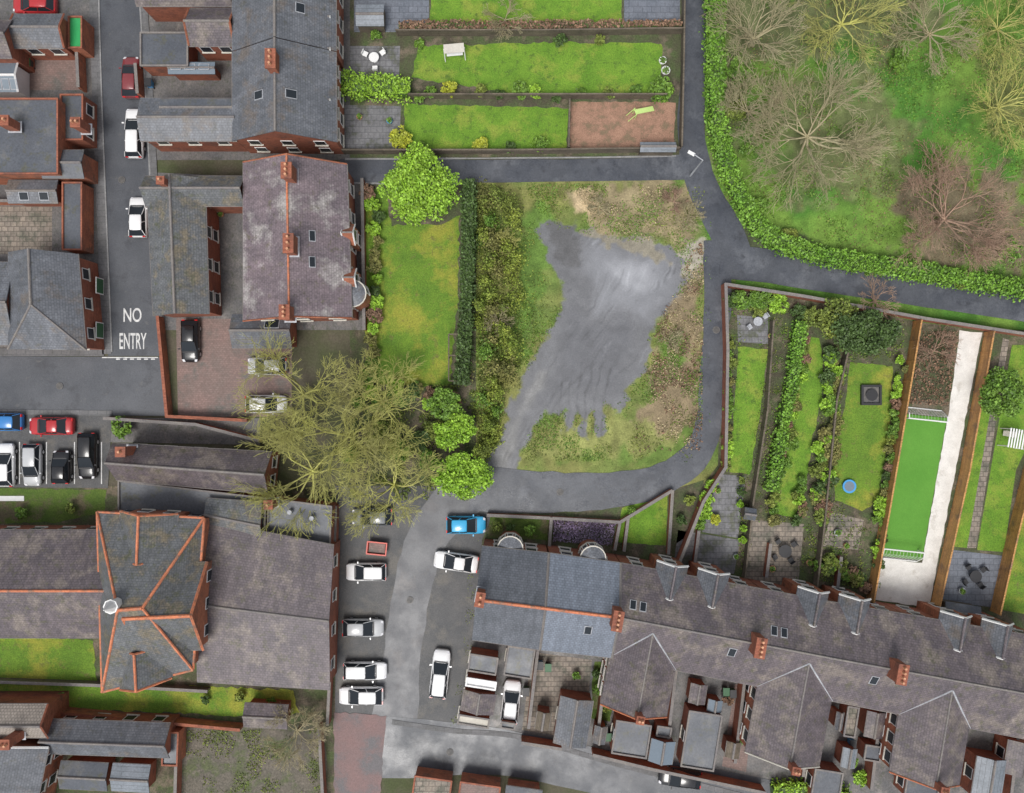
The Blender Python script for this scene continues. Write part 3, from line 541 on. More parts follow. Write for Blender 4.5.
# ---------------- walls and fences
def wall(pts,h,label,mt='brick',cope='ridg',name='brick_wall',cat='wall',w=.25):
    q=[P(*p) for p in pts]; T=thing(name,label,cat,q[0]); a=MB();c=MB()
    for i in range(len(q)-1):
        t=q[i+1]-q[i]; L=t.length; a.obox((q[i]+q[i+1])/2,t,L+w*.5,w,0,h+.003*i); c.obox((q[i]+q[i+1])/2,t,L+w*.5+.06,w+.05,h+.003*i,h+.07+.003*i)
    a.build('wall_body',m[mt],T); c.build('coping',m[cope],T)
def fence(pts,h,label,mt='timb',sp=1.9,name='timber_fence',th=.06):
    q=[P(*p) for p in pts]; T=thing(name,label,'fence',q[0]); a=MB()
    for i in range(len(q)-1):
        t=q[i+1]-q[i]; L=t.length; a.obox((q[i]+q[i+1])/2,t,L,th,.05,h+.003*i); k=max(1,round(L/sp))
        for j in range(k+1 if i==len(q)-2 else k): MB().obox(q[i]+t*j/k,t,.12,.14,0,h+.1).build('post',m[mt],T)
        MB().obox((q[i]+q[i+1])/2,t,L,.16,h+.003*i,h+.05+.003*i).build('capping_rail',m[mt],T)
    a.build('panel',m[mt],T)
fence([(913,322),(890,460),(866,600)],1.9,'tall orange timber fence left of the artificial lawn')
fence([(984,333),(960,470),(930,606)],1.9,'tall orange timber fence right of the white gravel path')
fence([(1028,450),(1008,530),(990,610)],1.9,'orange timber fence at the right edge beside the grey patio')
fence([(846,340),(832,400),(820,520),(812,590)],1.4,'low weathered fence left of the lawn with the black fire pit','timd')
fence([(770,322),(764,410),(750,500),(742,575)],1.3,'weathered fence right of the narrow straight lawn','timd')
fence([(398,36),(540,36),(680,34)],1.5,'dark fence between the top lawn and the second lawn','timd')
fence([(410,99),(540,99),(664,99)],1.5,'dark fence between the second and third top lawns','timd')
fence([(345,154),(520,154),(676,152)],1.6,'dark fence along the north side of the top lane','timd')
fence([(569,103),(568,150)],1.2,'short fence left of the bark chip play area','timd'); fence([(682,-20),(681,60),(679,150)],1.6,'fence along the west side of the narrow north alley','timd')
wall([(722,286),(724,350),(722,466),(700,500),(674,566)],1.6,'brick wall curving along the lane beside the right hand gardens')
wall([(722,286),(800,298),(920,320),(1050,340)],1.5,'long wall on the south side of the lane below the park hedge')
wall([(488,514),(551,517),(549,545)],.9,'low brick wall round the first small front garden'); wall([(551,517),(619,521),(670,490)],.9,'low brick wall along the heather and lawn front gardens')
wall([(619,521),(614,548)],.8,'short brick wall between heather bed and bright small lawn'); wall([(671,490),(667,552)],.9,'short brick wall right of the bright small lawn')
wall([(163,318),(172,416),(250,420)],1.4,'orange brick wall round the forecourt with the black car','brick2','brick')
wall([(240,320),(242,345)],1.4,'short brick wall behind the silver car','brick2'); wall([(364,182),(366,330)],1.2,'low wall between the villa and its lawn')
wall([(110,418),(200,424),(262,440)],1.3,'brick wall between the car park road and the church hall','brick2','ridg')
wall([(-20,678),(100,682),(210,688)],1.,'low stone coped wall crossing the churchyard lawn','conc'); wall([(58,707),(180,718),(244,724)],1.6,'orange brick garden wall below the churchyard lawn','brick2','brick')
wall([(338,505),(336,600),(330,720)],1.3,'brick wall between the church and the parked cars'); wall([(182,728),(180,800)],1.4,'brick wall left of the bottom left yard'); wall([(322,722),(326,800)],1.4,'brick wall right of the bottom left yard')
wall([(-40,204),(55,204)],1.5,'brick wall above the tan paved yard at the left edge','brick2'); wall([(84,50),(86,92)],1.6,'brick wall beside the pavement in the upper left','brick2')
wall([(142,70),(144,98)],1.6,'brick wall of the small rear yard beside the white estate car','brick2'); wall([(-40,526),(95,528)],1.2,'orange brick wall between church lawn and nave','brick2','brick')
for i in range(1,9):
    x,y=RE[i]; a=(512+(x-512)*.94,396.5+(y-396.5)*.94); wall([a,(a[0]-10,min(a[1]+86,735+(a[0]-480)*.2+(12 if i<3 else 8)))],1.9,'brick yard wall behind the terrace, %s from the left'%['first','second','third','fourth','fifth','sixth','seventh','eighth'][i-1],'brick2' if i%2 else 'brick')
wall([(522,736),(560,742)],1.8,'brick yard wall facing the lower road behind the tan paving','brick2'); wall([(592,748),(650,762),(760,785)],1.8,'long brick wall along the lower road behind the terrace','brick2')
for k in range(4):
    x,y=FR[2+k]; a=(x+2,y-14); wall([a,(x+6,y-46)],.9,'low brick wall between right hand front patios, %s from the left'%['first','second','third','fourth'][k])
# ---------------- vegetation
def crown(r,ry,h,zc,n,clumps=26):
    a=rs.rand(clumps)*2*np.pi; u=np.sqrt(rs.rand(clumps))*.78; cz=zc+(rs.rand(clumps)-.3)*h*.5*(1-u*.6)
    cx=np.cos(a)*u*r;cy=np.sin(a)*u*ry; k=rs.randint(0,clumps,n); d=nrm(rs.randn(n,3)); d[:,2]=np.abs(d[:,2])*1.1-.25; rad=(rs.uniform(.16,.34,clumps)[k]*(.55+.5*rs.rand(n)))[:,None]
    return np.stack([cx[k],cy[k],cz[k]],1)+d*rad*np.array([r,ry,h*.8])
def tree(name,label,cat,x,y,r,mt,h=3.,ry=None,n=None,ls=.14,group=None):
    r/=10.; ry=(ry/10. if ry else r); T=thing(name,label,cat,P(x,y,h*.6)*1,0,group); T.location.z=0; n=n or int(min(9000,max(160,r*ry*420)))
    leaves('crown' if 'tree' in name else 'foliage',crown(r,ry,h*.8,h*.55,n,int(14+r*14)),ls,m[mt],T)
    MB().tube((0,0,0),(0,0,h*.55),.06+.05*r,7,.03+.02*r).build('trunk' if 'tree' in name else 'stem',m['trunk'],T,local=True)
    if r>.9:
        for k in range(6):
            a=k*1.05; MB().tube((0,0,h*.2),(math.cos(a)*r*.6,math.sin(a)*ry*.6,h*.6),.06,5,.02).build('limb',m['trunk'],T,local=True)
    return T
def hedge(pts,w,h,label,mt='l_mid',dens=70,ls=.13,core='l_dk',jw=.15):
    q=[P(x,y) for x,y in smoothpath(pts,4)]; T=thing('hedge',label,'hedge',q[0]); cb=MB(); C=[]
    for i in range(len(q)-1):
        t=q[i+1]-q[i]; L=t.length; tn=t.normalized(); nn=V((-tn.y,tn.x,0)); cb.obox((q[i]+q[i+1])/2,t,L,w*.65,0,h*.78+.004*(i%7)); n=int(L*(w+h)*dens)
        a=rs.rand(n);bb=rs.uniform(-.5,.5,n)*(w*(1+jw*math.sin(i*1.7)+jw*math.sin(i*.7))); z=np.where(rs.rand(n)<.6,h*(.8+.28*rs.rand(n)),h*rs.rand(n)); side=z<h*.78; bb=np.where(side,np.sign(bb)*w*.46*(1+.22*rs.randn(n)),bb)
        C.append(np.stack([q[i].x+t.x*a+nn.x*bb,q[i].y+t.y*a+nn.y*bb,z],1)-np.array(q[0]))
    cb.build('stems',m[core],T); leaves('foliage',np.concatenate(C),ls,m[mt],T); return T
hedge([(712,-20),(713,60),(715,120),(724,165),(742,205),(762,235),(800,252),(850,263),(930,275),(990,286),(1045,293)],1.75,1.6,'long clipped green hedge curving round the park beside the lane','l_hg')
hedge([(340,88),(375,90),(412,92)],2.1,1.8,'broad bright green hedge between two patios in the top gardens','l_br',60)
hedge([(470,184),(469,250),(467,320),(462,385)],1.3,2.2,'dark ivy covered hedge between the villa lawn and the vacant plot','l_dk',60)
hedge([(797,322),(790,375),(779,430),(768,490)],1.1,1.6,'bright hedge between the two leftmost right hand gardens','l_hg',60)
hedge([(400,30),(540,30),(680,28)],.8,1.4,'thin brown hedge below the top lawn','l_br2',50); hedge([(770,790),(810,787),(845,795)],2.,1.6,'bright green hedge at the bottom edge by the lower road','l_br',60)
tree('tree','round bright green tree between top lane and villa lawn','tree',420,185,38,'l_br',5.,n=13000,ls=.14)
tree('tree','bright green leafy tree at the south west corner of the vacant plot','tree',460,476,34,'l_br',4.2,ry=24,n=7500,ls=.13); tree('tree','smaller bright green tree just above the corner tree','tree',455,432,22,'l_br',4.,n=4000,ls=.13)
tree('tree','mid green tree beside the corner of the vacant plot','tree',445,405,18,'l_mid',3.6,n=2400)
tree('tree','round dark green tree on the right edge above the white slatted pergola','tree',1003,393,26,'l_mid',4.,n=5200); tree('tree','dark spreading evergreen tree at the top of the middle right garden','tree',868,330,36,'l_dk',4.2,ry=26,n=6200); tree('tree','olive green spreading tree left of the dark evergreen near the lane','tree',838,318,22,'l_ol',3.4,n=2600)
tree('bush','round yellow green bush at the corner of the third top lawn','bush',401,137,12,'l_yel',1.8,n=900)
tree('bush','dark green round bush at the right end of the second top lawn','bush',661,89,14,'l_mid',1.9,n=1200)
tree('bush','green bush at the end of the brick wall near the red car','bush',121,428,12,'l_mid',1.8,n=900)
tens=['','','twenty','thirty','forty','fifty']; ones=['zeroth','first','second','third','fourth','fifth','sixth','seventh','eighth','ninth','tenth','eleventh','twelfth','thirteenth','fourteenth','fifteenth','sixteenth','seventeenth','eighteenth','nineteenth']
od=[ones[k] if k<20 else ('%s-%s'%(tens[k//10],ones[k%10]) if k%10 else {20:'twentieth',30:'thirtieth',40:'fortieth',50:'fiftieth'}[k]) for k in range(1,60)]
def conifer(x,y,r,h,mt,label):
    T=thing('conifer',label,'conifer',P(x,y),0,'conifers along the plot west edge'); n=int(330+240*r); z=rs.rand(n)**1.2*h; a=rs.rand(n)*6.28; ph=rs.rand()*6; lob=.45+.6*np.abs(np.sin(a*1.5+ph+z*1.3))+.3*np.sin(a*5+z*5+ph); rr=(1-z/h*.7)*r*lob*np.sqrt(rs.rand(n))
    lx,ly=random.uniform(-.35,.35),random.uniform(-.35,.35)
    leaves('foliage',np.stack([np.cos(a)*rr+z*lx,np.sin(a)*rr*1.15+z*ly,z+.1],1),.1,m[mt],T,.5); MB().tube((0,0,0),(h*.9*lx,h*.9*ly,h*.9),.08,6,.02).build('trunk',m['trunk'],T,local=True)
cs=[]
for k in range(43):
    y=194+k*6.1+random.uniform(-5,5); x=486+(k%3)*(12 if y<385 else 5)+random.uniform(-6,6)*(1 if y<385 else .5); cs.append((x,y))
cs.sort(key=lambda p:p[1])
for k,(x,y) in enumerate(cs): conifer(x,y,random.uniform(.8,2.0)*(1 if y<385 else .75),random.uniform(1.4,3.4),random.choice(['l_ol','l_yg','l_yg','l_kh','l_mid','l_ol','l_yg']),'conifer in the tangled belt along the plot west edge, %s from the top'%od[k])
def shrubs(garden,lst):
    nm={'l_br':'bright green','l_mid':'green','l_dk':'dark green','l_yel':'yellow green','l_ol':'olive','l_br2':'russet','l_str':'straw coloured','l_pur':'purple','l_kh':'khaki'}
    lst=sorted(lst,key=lambda s:(s[1],s[0]))
    for k,(x,y,r,mt) in enumerate(lst): tree('shrub','%s shrub in %s, %s from the top'%(nm[mt],garden,od[k]),'shrub',x,y,r,mt,.6+r*.1,n=int(110+r*r*7),ls=.12,group='shrubs in '+garden)
LM=['l_br','l_mid','l_dk','l_ol','l_mid','l_kh','l_br','l_br2']
def rnd(n,f,r0=4,r1=8): return [(*f(k/(n-1.)),random.uniform(r0,r1),random.choice(LM)) for k in range(n)]
J=lambda a:random.uniform(-a,a)
shrubs('the far left lane garden',[(745,300,13,'l_mid'),(762,298,13,'l_mid'),(778,304,11,'l_br'),(732,300,9,'l_dk'),(758,310,9,'l_ol')]+rnd(14,lambda t:(731-4*t+J(2),345+120*t),4,7))
shrubs('the bed beside the curved lawn',rnd(20,lambda t:(808-36*t+J(4),340+180*t),4,8)+rnd(9,lambda t:(800+J(5),480+40*t),4,7)+[(812,318,12,'l_ol'),(800,312,9,'l_dk')])
shrubs('the border left of the fire pit lawn',rnd(38,lambda t:(838-20*t+J(8),355+165*t),4,10))
shrubs('the border by the first orange fence',rnd(24,lambda t:(903-28*t+J(4),360+205*t),4,8))
shrubs('the lower patio gardens',rnd(20,lambda t:(822+45*t+J(7),560+22*t+J(8)),4,8)+rnd(6,lambda t:(742+J(3),480+60*t),3,6))
shrubs('the bright bed near the lane bend',[(712,486,7,'l_br'),(708,498,8,'l_br'),(704,512,9,'l_br'),(700,524,7,'l_mid'),(716,520,6,'l_yel')])
shrubs('the top gardens',[(450,89,9,'l_yel'),(430,92,7,'l_mid'),(520,90,10,'l_mid'),(535,92,8,'l_br'),(480,90,7,'l_ol'),(480,144,8,'l_yel'),(540,144,9,'l_mid'),(556,98,6,'l_dk'),(420,98,6,'l_mid'),(360,96,7,'l_mid'),(636,90,7,'l_mid'),(376,36,6,'l_mid'),(500,94,6,'l_dk'),(580,92,6,'l_mid'),(610,93,7,'l_ol'),(420,44,6,'l_mid'),(560,40,7,'l_dk'),(600,40,6,'l_ol'),(420,146,6,'l_mid'),(510,147,6,'l_dk')])
shrubs('the border between villa and lawn',rnd(16,lambda t:(373+J(6),192+185*t),5,10))
shrubs('the planting around the bare trees',rnd(18,lambda t:(360+95*t+J(5),395+J(9)),6,11)+[(430,460,12,'l_mid'),(420,440,11,'l_dk'),(436,430,12,'l_ol'),(400,450,12,'l_mid'),(380,430,11,'l_ol'),(350,455,10,'l_mid')])
shrubs('the churchyard',[(20,512,7,'l_mid'),(70,508,6,'l_ol'),(12,700,7,'l_mid'),(60,697,6,'l_mid'),(240,698,6,'l_ol'),(270,702,6,'l_mid'),(205,700,5,'l_dk')])
shrubs('the park',[(740,70,14,'l_mid'),(735,110,12,'l_ol'),(748,150,10,'l_mid'),(760,205,11,'l_mid'),(790,235,9,'l_ol'),(880,268,8,'l_mid'),(960,280,9,'l_ol'),(1010,250,14,'l_mid'),(900,60,12,'l_mid')])
shrubs('the front gardens',[(497,527,6,'l_ol'),(510,528,5,'l_dk'),(530,530,6,'l_mid'),(632,512,5,'l_mid'),(690,500,6,'l_ol'),(682,520,6,'l_dk')])
shrubs('the terrace yards',[(600,690,7,'l_mid'),(606,706,6,'l_ol'),(596,674,5,'l_dk'),(728,700,6,'l_br2'),(740,740,6,'l_mid'),(850,760,8,'l_mid'),(862,778,9,'l_br'),(576,676,5,'l_mid'),(702,722,5,'l_ol')])
# stuff
def scatter(name,label,poly,n,mt,ls,cat,holes=[],h=.12,clump=None):
    xs=[p[0] for p in poly];ys=[p[1] for p in poly]; X=rs.uniform(min(xs),max(xs),n*3);Y=rs.uniform(min(ys),max(ys),n*3); k=sdp(X,Y,poly)<0
    for hl in holes: k&=sdp(X,Y,hl)>-4+9*rs.rand(len(X))
    if clump: k&=fbm(X,Y,clump,55+len(label))>-.02+.25*rs.rand(len(X))
    X=X[k][:n];Y=Y[k][:n]; z=.03+h*rs.rand(len(X)); o=leaves(name,np.stack([(X-512)/10,(396.5-Y)/10,z],1),ls,m[mt],None,.6); tag(o,label,cat,None,'stuff')
plot=[(478,184),(704,184),(702,440),(690,458),(560,462),(478,460)]
scatter('rough_grass','tufts of olive grass across the vacant plot',plot,8000,'l_ol',.08,'grass',[mud],.15,20)
scatter('rough_grass','fresh green grass tufts on the vacant plot',plot,16000,'l_mid',.075,'grass',[mud],.12,26)
scatter('dead_grass','dry straw grass on the east and top of the vacant plot',[(570,186),(704,186),(702,450),(650,452),(652,340),(690,255),(600,228)],8000,'l_str',.09,'grass',[mud],.2,14)
scatter('bramble','russet brambles on the east side of the vacant plot',[(655,300),(702,240),(702,450),(625,452),(650,400)],2600,'l_br2',.1,'bramble',[mud],.3,12)
scatter('undergrowth','olive undergrowth beneath the belt of conifers on the plot',[(478,184),(524,186),(520,300),(524,360),(506,400),(490,455),(478,455)],5000,'l_ol',.09,'undergrowth',[mud],.5,10)
scatter('park_grass','green grass tufts in the park',park,16000,'l_mid',.09,'grass',[],.1,26)
scatter('park_grass','olive dry grass tufts in the park',park,7000,'l_kh',.08,'grass',[],.1,18)
scatter('leaf_litter','brown leaves and twigs on the park ground',park,6000,'l_br2',.07,'leaf litter',[],.06,24)
scatter('heather','purple heather in the second small front garden',[(554,518),(616,522),(611,545),(553,541)],2800,'l_pur',.09,'heather',[],.25)
LG=[[(738,346),(768,350),(750,474),(730,472)],[(802,335),(820,338),(824,372),(806,490),(795,518),(772,514),(788,425)],[(850,362),(893,366),(878,500),(862,512),(832,500)],[(752,520),(804,524),(798,588),(745,578)],[(737,315),(768,318),(768,344),(738,342)]]
scatter('ground_cover','low leafy ground cover in the right hand borders',[(724,290),(905,322),(880,590),(740,570)],9000,'l_ol',.08,'ground cover',LG,.15,10)
scatter('ground_cover','dark leafy ground cover in the right hand borders',[(724,290),(905,322),(880,590),(740,570)],7000,'l_mid',.08,'ground cover',LG,.2,8)
scatter('ground_cover','brown twiggy growth at the top of the artificial lawn garden',[(922,330),(958,332),(948,406),(908,404)],1800,'l_br2',.1,'ground cover',[],.3)
scatter('ground_cover','rough undergrowth beneath the big bare trees',[(350,385),(478,385),(478,500),(350,500)],6000,'l_ol',.1,'ground cover',[],.2,16)
scatter('weeds','weeds and moss along the edge of the lane',[(704,190),(712,190),(710,430),(690,462),(520,470),(520,462),(690,456),(702,430)],2500,'l_mid',.07,'weeds',[],.1,9)
scatter('weeds','moss and weeds along the right side of the parking strip',[(470,540),(480,540),(474,650),(458,728),(450,726),(464,640)],900,'l_ol',.06,'weeds',[],.06,9)
scatter('weeds','weeds growing over the bottom left bare yard',[(184,730),(322,728),(324,792),(184,792)],2500,'l_ol',.08,'weeds',[],.12,16)
# bare trees
def barearr(seed,R,Ht,limbs=7,depth=5):
    rn=random.Random(seed); th=[];tw=[]
    def rec(p,d,L,r,l):
        d=(d+V((rn.gauss(0,.12),rn.gauss(0,.12),rn.gauss(0,.08)))).normalized(); q=p+d*L*.5; d2=(d+V((rn.gauss(0,.18),rn.gauss(0,.18),.06))).normalized(); e=q+d2*L*.5
        (th if l<2 else tw).extend([(p,q,r,r*.85),(q,e,r*.85,r*.7)])
        if l>=depth: return
        for k in range(3):
            ax=V((rn.gauss(0,1),rn.gauss(0,1),rn.gauss(0,.5))).normalized(); nd_=(d2+ax*rn.uniform(.35,.75)); nd_.z=nd_.z*.8+.08
            rec(e if k<2 else q,nd_.normalized(),L*rn.uniform(.64,.88),r*.54,l+1)
    th.append((V((0,0,0)),V((0,0,Ht*.25)),R*.045,R*.038))
    for k in range(limbs):
        a=k*2*math.pi/limbs+rn.uniform(-.3,.3); e=rn.uniform(.2,.7); rec(V((0,0,Ht*.22)),V((math.cos(a)*(1-e*.4),math.sin(a)*(1-e*.4),e)),R*.33,R*.02,0)
    return th,tw
def segm(name,sg,mat,T,rmin):
    p=np.array([tuple(s[0]) for s in sg]);q=np.array([tuple(s[1]) for s in sg]);r=np.maximum([s[2] for s in sg],rmin)[:,None];r1=np.maximum([s[3] for s in sg],rmin)[:,None]
    d=nrm(q-p);u=nrm(np.cross(d,[.31,.2,.93]));w=np.cross(d,u); vs=[]
    for c,rr in ((p,r),(q,r1)):
        for k in range(3): a=2*math.pi*k/3; vs.append(c+(u*math.cos(a)+w*math.sin(a))*rr)
    v=np.stack(vs,1).reshape(-1,3); b=(np.arange(len(p))*6)[:,None]; f=np.concatenate([b+np.array([[k,(k+1)%3,3+(k+1)%3,3+k]]) for k in range(3)]); return qmesh(name,v,f,mat,T)
def bare(x,y,R,label,mt,seed,Ht=8.,zp=3.,d=5,rm=.013,limbs=7):
    T=thing('bare_tree',label,'tree',P(x,y,zp)); T.location.z=0; th,tw=barearr(seed,R/10.,Ht,limbs,d); segm('trunk',th,m[mt],T,.035); segm('crown',tw,m[mt],T,rm)
bare(296,395,68,'bare mossy tree overhanging the forecourt, left of the group','tw_o',1,9,5,5,.015); bare(378,402,60,'bare mossy tree at the foot of the villa lawn','tw_o',2,9,5,5,.015); bare(306,474,72,'bare mossy tree beside the church hall end','tw_o',3,9,5,5,.015); bare(390,488,60,'bare mossy tree above the parked cars','tw_o',4,9,5,5,.015); bare(343,438,78,'tallest bare mossy tree in the middle of the group','tw_o',14,11,6,5,.015,limbs=7)
for x,y,R,lab,mt in [(760,30,58,'bare brown tree at the top left of the park','tw_b'),(850,15,58,'bare mossy tree at the top middle of the park','tw_o'),(815,130,74,'wide bare brown tree in the middle of the park','tw_b'),(755,105,40,'small bare tree beside the park hedge','tw_b'),(955,215,72,'wide bare russet tree above the lane in the park','tw_r'),(1010,100,54,'bare yellowish tree at the right side of the park','tw_o'),(940,25,50,'bare brown tree near the top right of the park','tw_b'),(1010,20,46,'bare mossy tree in the top right corner','tw_o')]:
    bare(x,y,R,lab,mt,int(x+y),8,4,5 if R>70 else 4,.017,9 if R>70 else 11)
bare(295,735,36,'small dry brown tree in the bottom left yard','tw_b',77,4.5,2,5); bare(505,15,28,'small bare tree on the top lawn','tw_b',78,4,2,4); bare(690,215,18,'heap of bare branches at the top right of the plot','tw_b',79,1.4,1,4); bare(675,200,16,'small brushy sapling near the lane corner','tw_r',80,1.6,1,4)
bare(880,300,26,'small bare tree beside the dark evergreen','tw_r',81,3.5,2,4); bare(940,350,28,'bare twiggy shrub tree at the top of the artificial lawn garden','tw_r',82,3,2,4); bare(672,340,14,'small brown sapling on the east side of the plot','tw_b',83,1.4,1,4); bare(600,205,14,'low twiggy bush at the top middle of the plot','tw_b',84,1.2,1,4)
bare(505,240,16,'twiggy sapling in the upper part of the conifer belt','tw_o',85,3,2,4); bare(498,320,17,'twiggy sapling in the middle of the conifer belt','tw_b',86,3,2,4); bare(508,375,15,'twiggy sapling in the lower part of the conifer belt','tw_o',87,3,2,4)
# ---------------- vehicles
def car(x,y,ang,pc,label,L=4.2,kind='hatch',W=1.78,z=.07,name='parked_car',cat='car'):
    p=P(x,y,.8); T=thing(name,label,cat,(p.x,p.y,z),math.radians(ang),'parked cars'); w=W/2; mt=paints[pc]
    st=[(-.5,.74,.62),(-.49,.88,.86),(-.46,.95,.94),(-.36,1,.97),(-.1,1,.95),(.16,1,.95),(.22,.99,.94),(.34,.97,.88),(.43,.92,.8),(.48,.8,.68),(.5,.62,.55)]
    sec=[[(f*L,-w*a*.9,.2),(f*L,-w*a,.45),(f*L,-w*a,.7 if h>.7 else h-.06),(f*L,-w*a*.9,h-.03),(f*L,-w*a*.5,h+.02),(f*L,w*a*.5,h+.02),(f*L,w*a*.9,h-.03),(f*L,w*a,.7 if h>.7 else h-.06),(f*L,w*a,.45),(f*L,w*a*.9,.2)] for f,a,h in st]
    MB().loft(sec).build('body',mt,T,True,True)
    xb0={'hatch':-.475,'saloon':-.38,'estate':-.485}[kind]; xb1={'hatch':-.35,'saloon':-.2,'estate':-.41}[kind]; xf1=.03; xf0=.25; zt=1.42; wb=w*.93; wt=w*.72
    zb=.93; Q=lambda f,s,zz:V((f*L,s,zz)); bl,br,fl,fr=Q(xb0,wb,zb),Q(xb0,-wb,zb),Q(xf0,wb*.92,zb),Q(xf0,-wb*.92,zb); tbl,tbr,tfl,tfr=Q(xb1,wt,zt),Q(xb1,-wt,zt),Q(xf1,wt,zt),Q(xf1,-wt,zt)
    gl=m['glass']; MB().poly([fr,fl,tfl,tfr]).build('windscreen',gl,T,True); MB().poly([bl,br,tbr,tbl]).build('rear_window',gl,T,True)
    MB().poly([fl,bl,tbl,tfl]).build('side_window',gl,T,True); MB().poly([br,fr,tfr,tbr]).build('side_window',gl,T,True)
    for a,b in ((fl,tfl),(fr,tfr),(bl,tbl),(br,tbr),((fl+bl)/2,(tfl+tbl)/2),((fr+br)/2,(tfr+tbr)/2)): MB().tube(a,b,.035,5).build('pillar',mt,T,True)
    rr=[]
    for f,k,dz in ((xb1-.008,.9,-.03),(xb1+.02,.97,.03),((xb1+xf1)/2,1.,.06),(xf1-.03,.97,.03),(xf1+.008,.9,-.03)):
        rr.append([(f*L,-wt*k*1.02,zt-.03),(f*L,-wt*k*.8,zt+dz),(f*L,0,zt+dz+.015),(f*L,wt*k*.8,zt+dz),(f*L,wt*k*1.02,zt-.03),(f*L,0,zt-.04)])
    MB().loft(rr).build('roof',mt,T,True,True)
    for s in (-1,1):
        for f in (-.3,.31):
            wh=MB().tube((f*L,s*(w-.2),.31),(f*L,s*(w+.01),.31),.31,14).build('wheel',m['tyre'],T,True); MB().tube((f*L,s*(w-.0),.31),(f*L,s*(w+.025),.31),.18,10).build('rim',m['steel'],wh,True)
        MB().loft([[(.435*L,s*w*.6,.76),(.435*L,s*w*.86,.76),(.435*L,s*w*.86,.83),(.435*L,s*w*.6,.84)],[(.488*L,s*w*.5,.6),(.488*L,s*w*.76,.6),(.488*L,s*w*.76,.7),(.488*L,s*w*.5,.7)]]).build('headlight',m['lamp'],T,True)
        MB().obox((-.488*L,s*w*.72),(0,1),.28,.1,.66,.9).build('tail_light',m['tail'],T,True)
        MB().obox((.19*L,s*(w+.09)),(0,1),.2,.12,.92,1.06).build('wing_mirror',mt,T,True)
    MB().slab(V((.262*L,0,.975)),V((0,1,0)),V((-1,0,0)),w*1.5,.14,.01).build('scuttle',m['black'],T,True)
    return T
for a in [(131,77,90,'mar','dark maroon car parked on the right side of the no entry road',4.1),(134,133,90,'white','white estate car below the maroon car on the no entry road',4.9,'estate'),(138,217,90,'white','white car parked beside the villa rear wing',4.,'hatch'),
(190,341,-90,'black','black car on the brick paved forecourt',4.2),(267,366,180,'silver','silver car behind the villa beside the forecourt',3.9),(266,404,0,'white','white car partly under the bare trees on the forecourt',4.1),
(1,422,180,'blue','blue car cut by the left edge of the car park',4.2),(51,426,180,'red','red car parked across the top of the car park',4.4,'saloon'),(5,465,90,'white','white car at the left edge of the car park, bottom row',4.3),(32,465,-90,'silver','silver car between the white car and the small black car',4.2,'estate'),(61,467,90,'black','small black car in the car park bottom row',3.3),(87,456,-90,'black','large black car at the right end of the car park',4.6,'estate'),
(366,572,180,'white','white car nearest the big trees on the church side',4.,'estate'),(363,628,0,'silver','silver car second down the church side of the parking area',4.1),(365,671,0,'white','white car third down beside the church',4.3,'estate'),(361,696,180,'white','white car last in the line beside the church',4.4),
(372,517,180,'grey','grey car partly hidden beneath bare branches',4.),(466,525,0,'cyan','bright blue car at the top of the parking strip',3.9),(456,562,172,'white','white car angled at the end of the terrace',4.4,'saloon'),(440,674,84,'white','white car parked lengthways in the parking strip',4.8,'estate'),
(511,702,84,'white','white car in a yard behind the terrace',4.2),(680,778,174,'black','dark car on the lower road behind the terrace',4.2),(34,4,180,'red','bright red car at the top left corner',4.3)]: car(*a)
# ---------------- small objects
p=P(378,547); T=thing('skip','small red framed skip with grey contents near the parked cars','skip',p,-.1)
MB().add([(-.7,-.45,.1),(.7,-.45,.1),(.7,.45,.1),(-.7,.45,.1),(-.95,-.6,.9),(.95,-.6,.9),(.95,.6,.9),(-.95,.6,.9)],[[3,2,1,0],[0,1,5,4],[1,2,6,5],[2,3,7,6],[3,0,4,7]]).build('skip_body',m['red'],T,True)
f=MB()
for c,t,l in (((0,.6),(1,0),2.),((0,-.6),(1,0),2.),((.95,0),(0,1),1.1),((-.95,0),(0,1),1.1)): f.obox(c,t,l,.12,.86,.98)
f.build('rim',m['red'],T,True); MB().obox((0,0),(1,0),1.6,.95,.5,.7).build('contents',m['pred'],T,True)
p=P(690,176); T=thing('street_lamp','tall pale street lamp at the corner of the two lanes','street lamp',p)
MB().tube((0,0,0),(0,0,6),.1,8,.06).build('pole',m['lead'],T,True); MB().tube((0,0,6),(-.9,.5,6.3),.05,6).build('arm',m['lead'],T,True); MB().slab(V((-1.1,.6,6.25)),V((-.87,.48,0)),V((.48,.87,0)),.7,.3,.12).build('lamp_head',m['white'],T,True)
for x,y,lab in [(122,180,'round iron manhole cover in the no entry road beside the villa wing'),(60,386,'round iron manhole cover in the left side road'),(410,600,'round iron manhole cover in the lane beside the parking strip'),(560,492,'round iron manhole cover in the lane south of the plot'),(450,752,'round iron manhole cover in the bottom road'),(716,330,'round iron manhole cover in the lane east of the plot')]:
    T=thing('manhole_cover',lab,'manhole cover',P(x,y)); MB().cyl((0,0),.36,.05,.105,16).build('frame',m['conc'],T,True); MB().cyl((0,0),.3,.105,.112,16).build('lid',m['iron'],T,True)
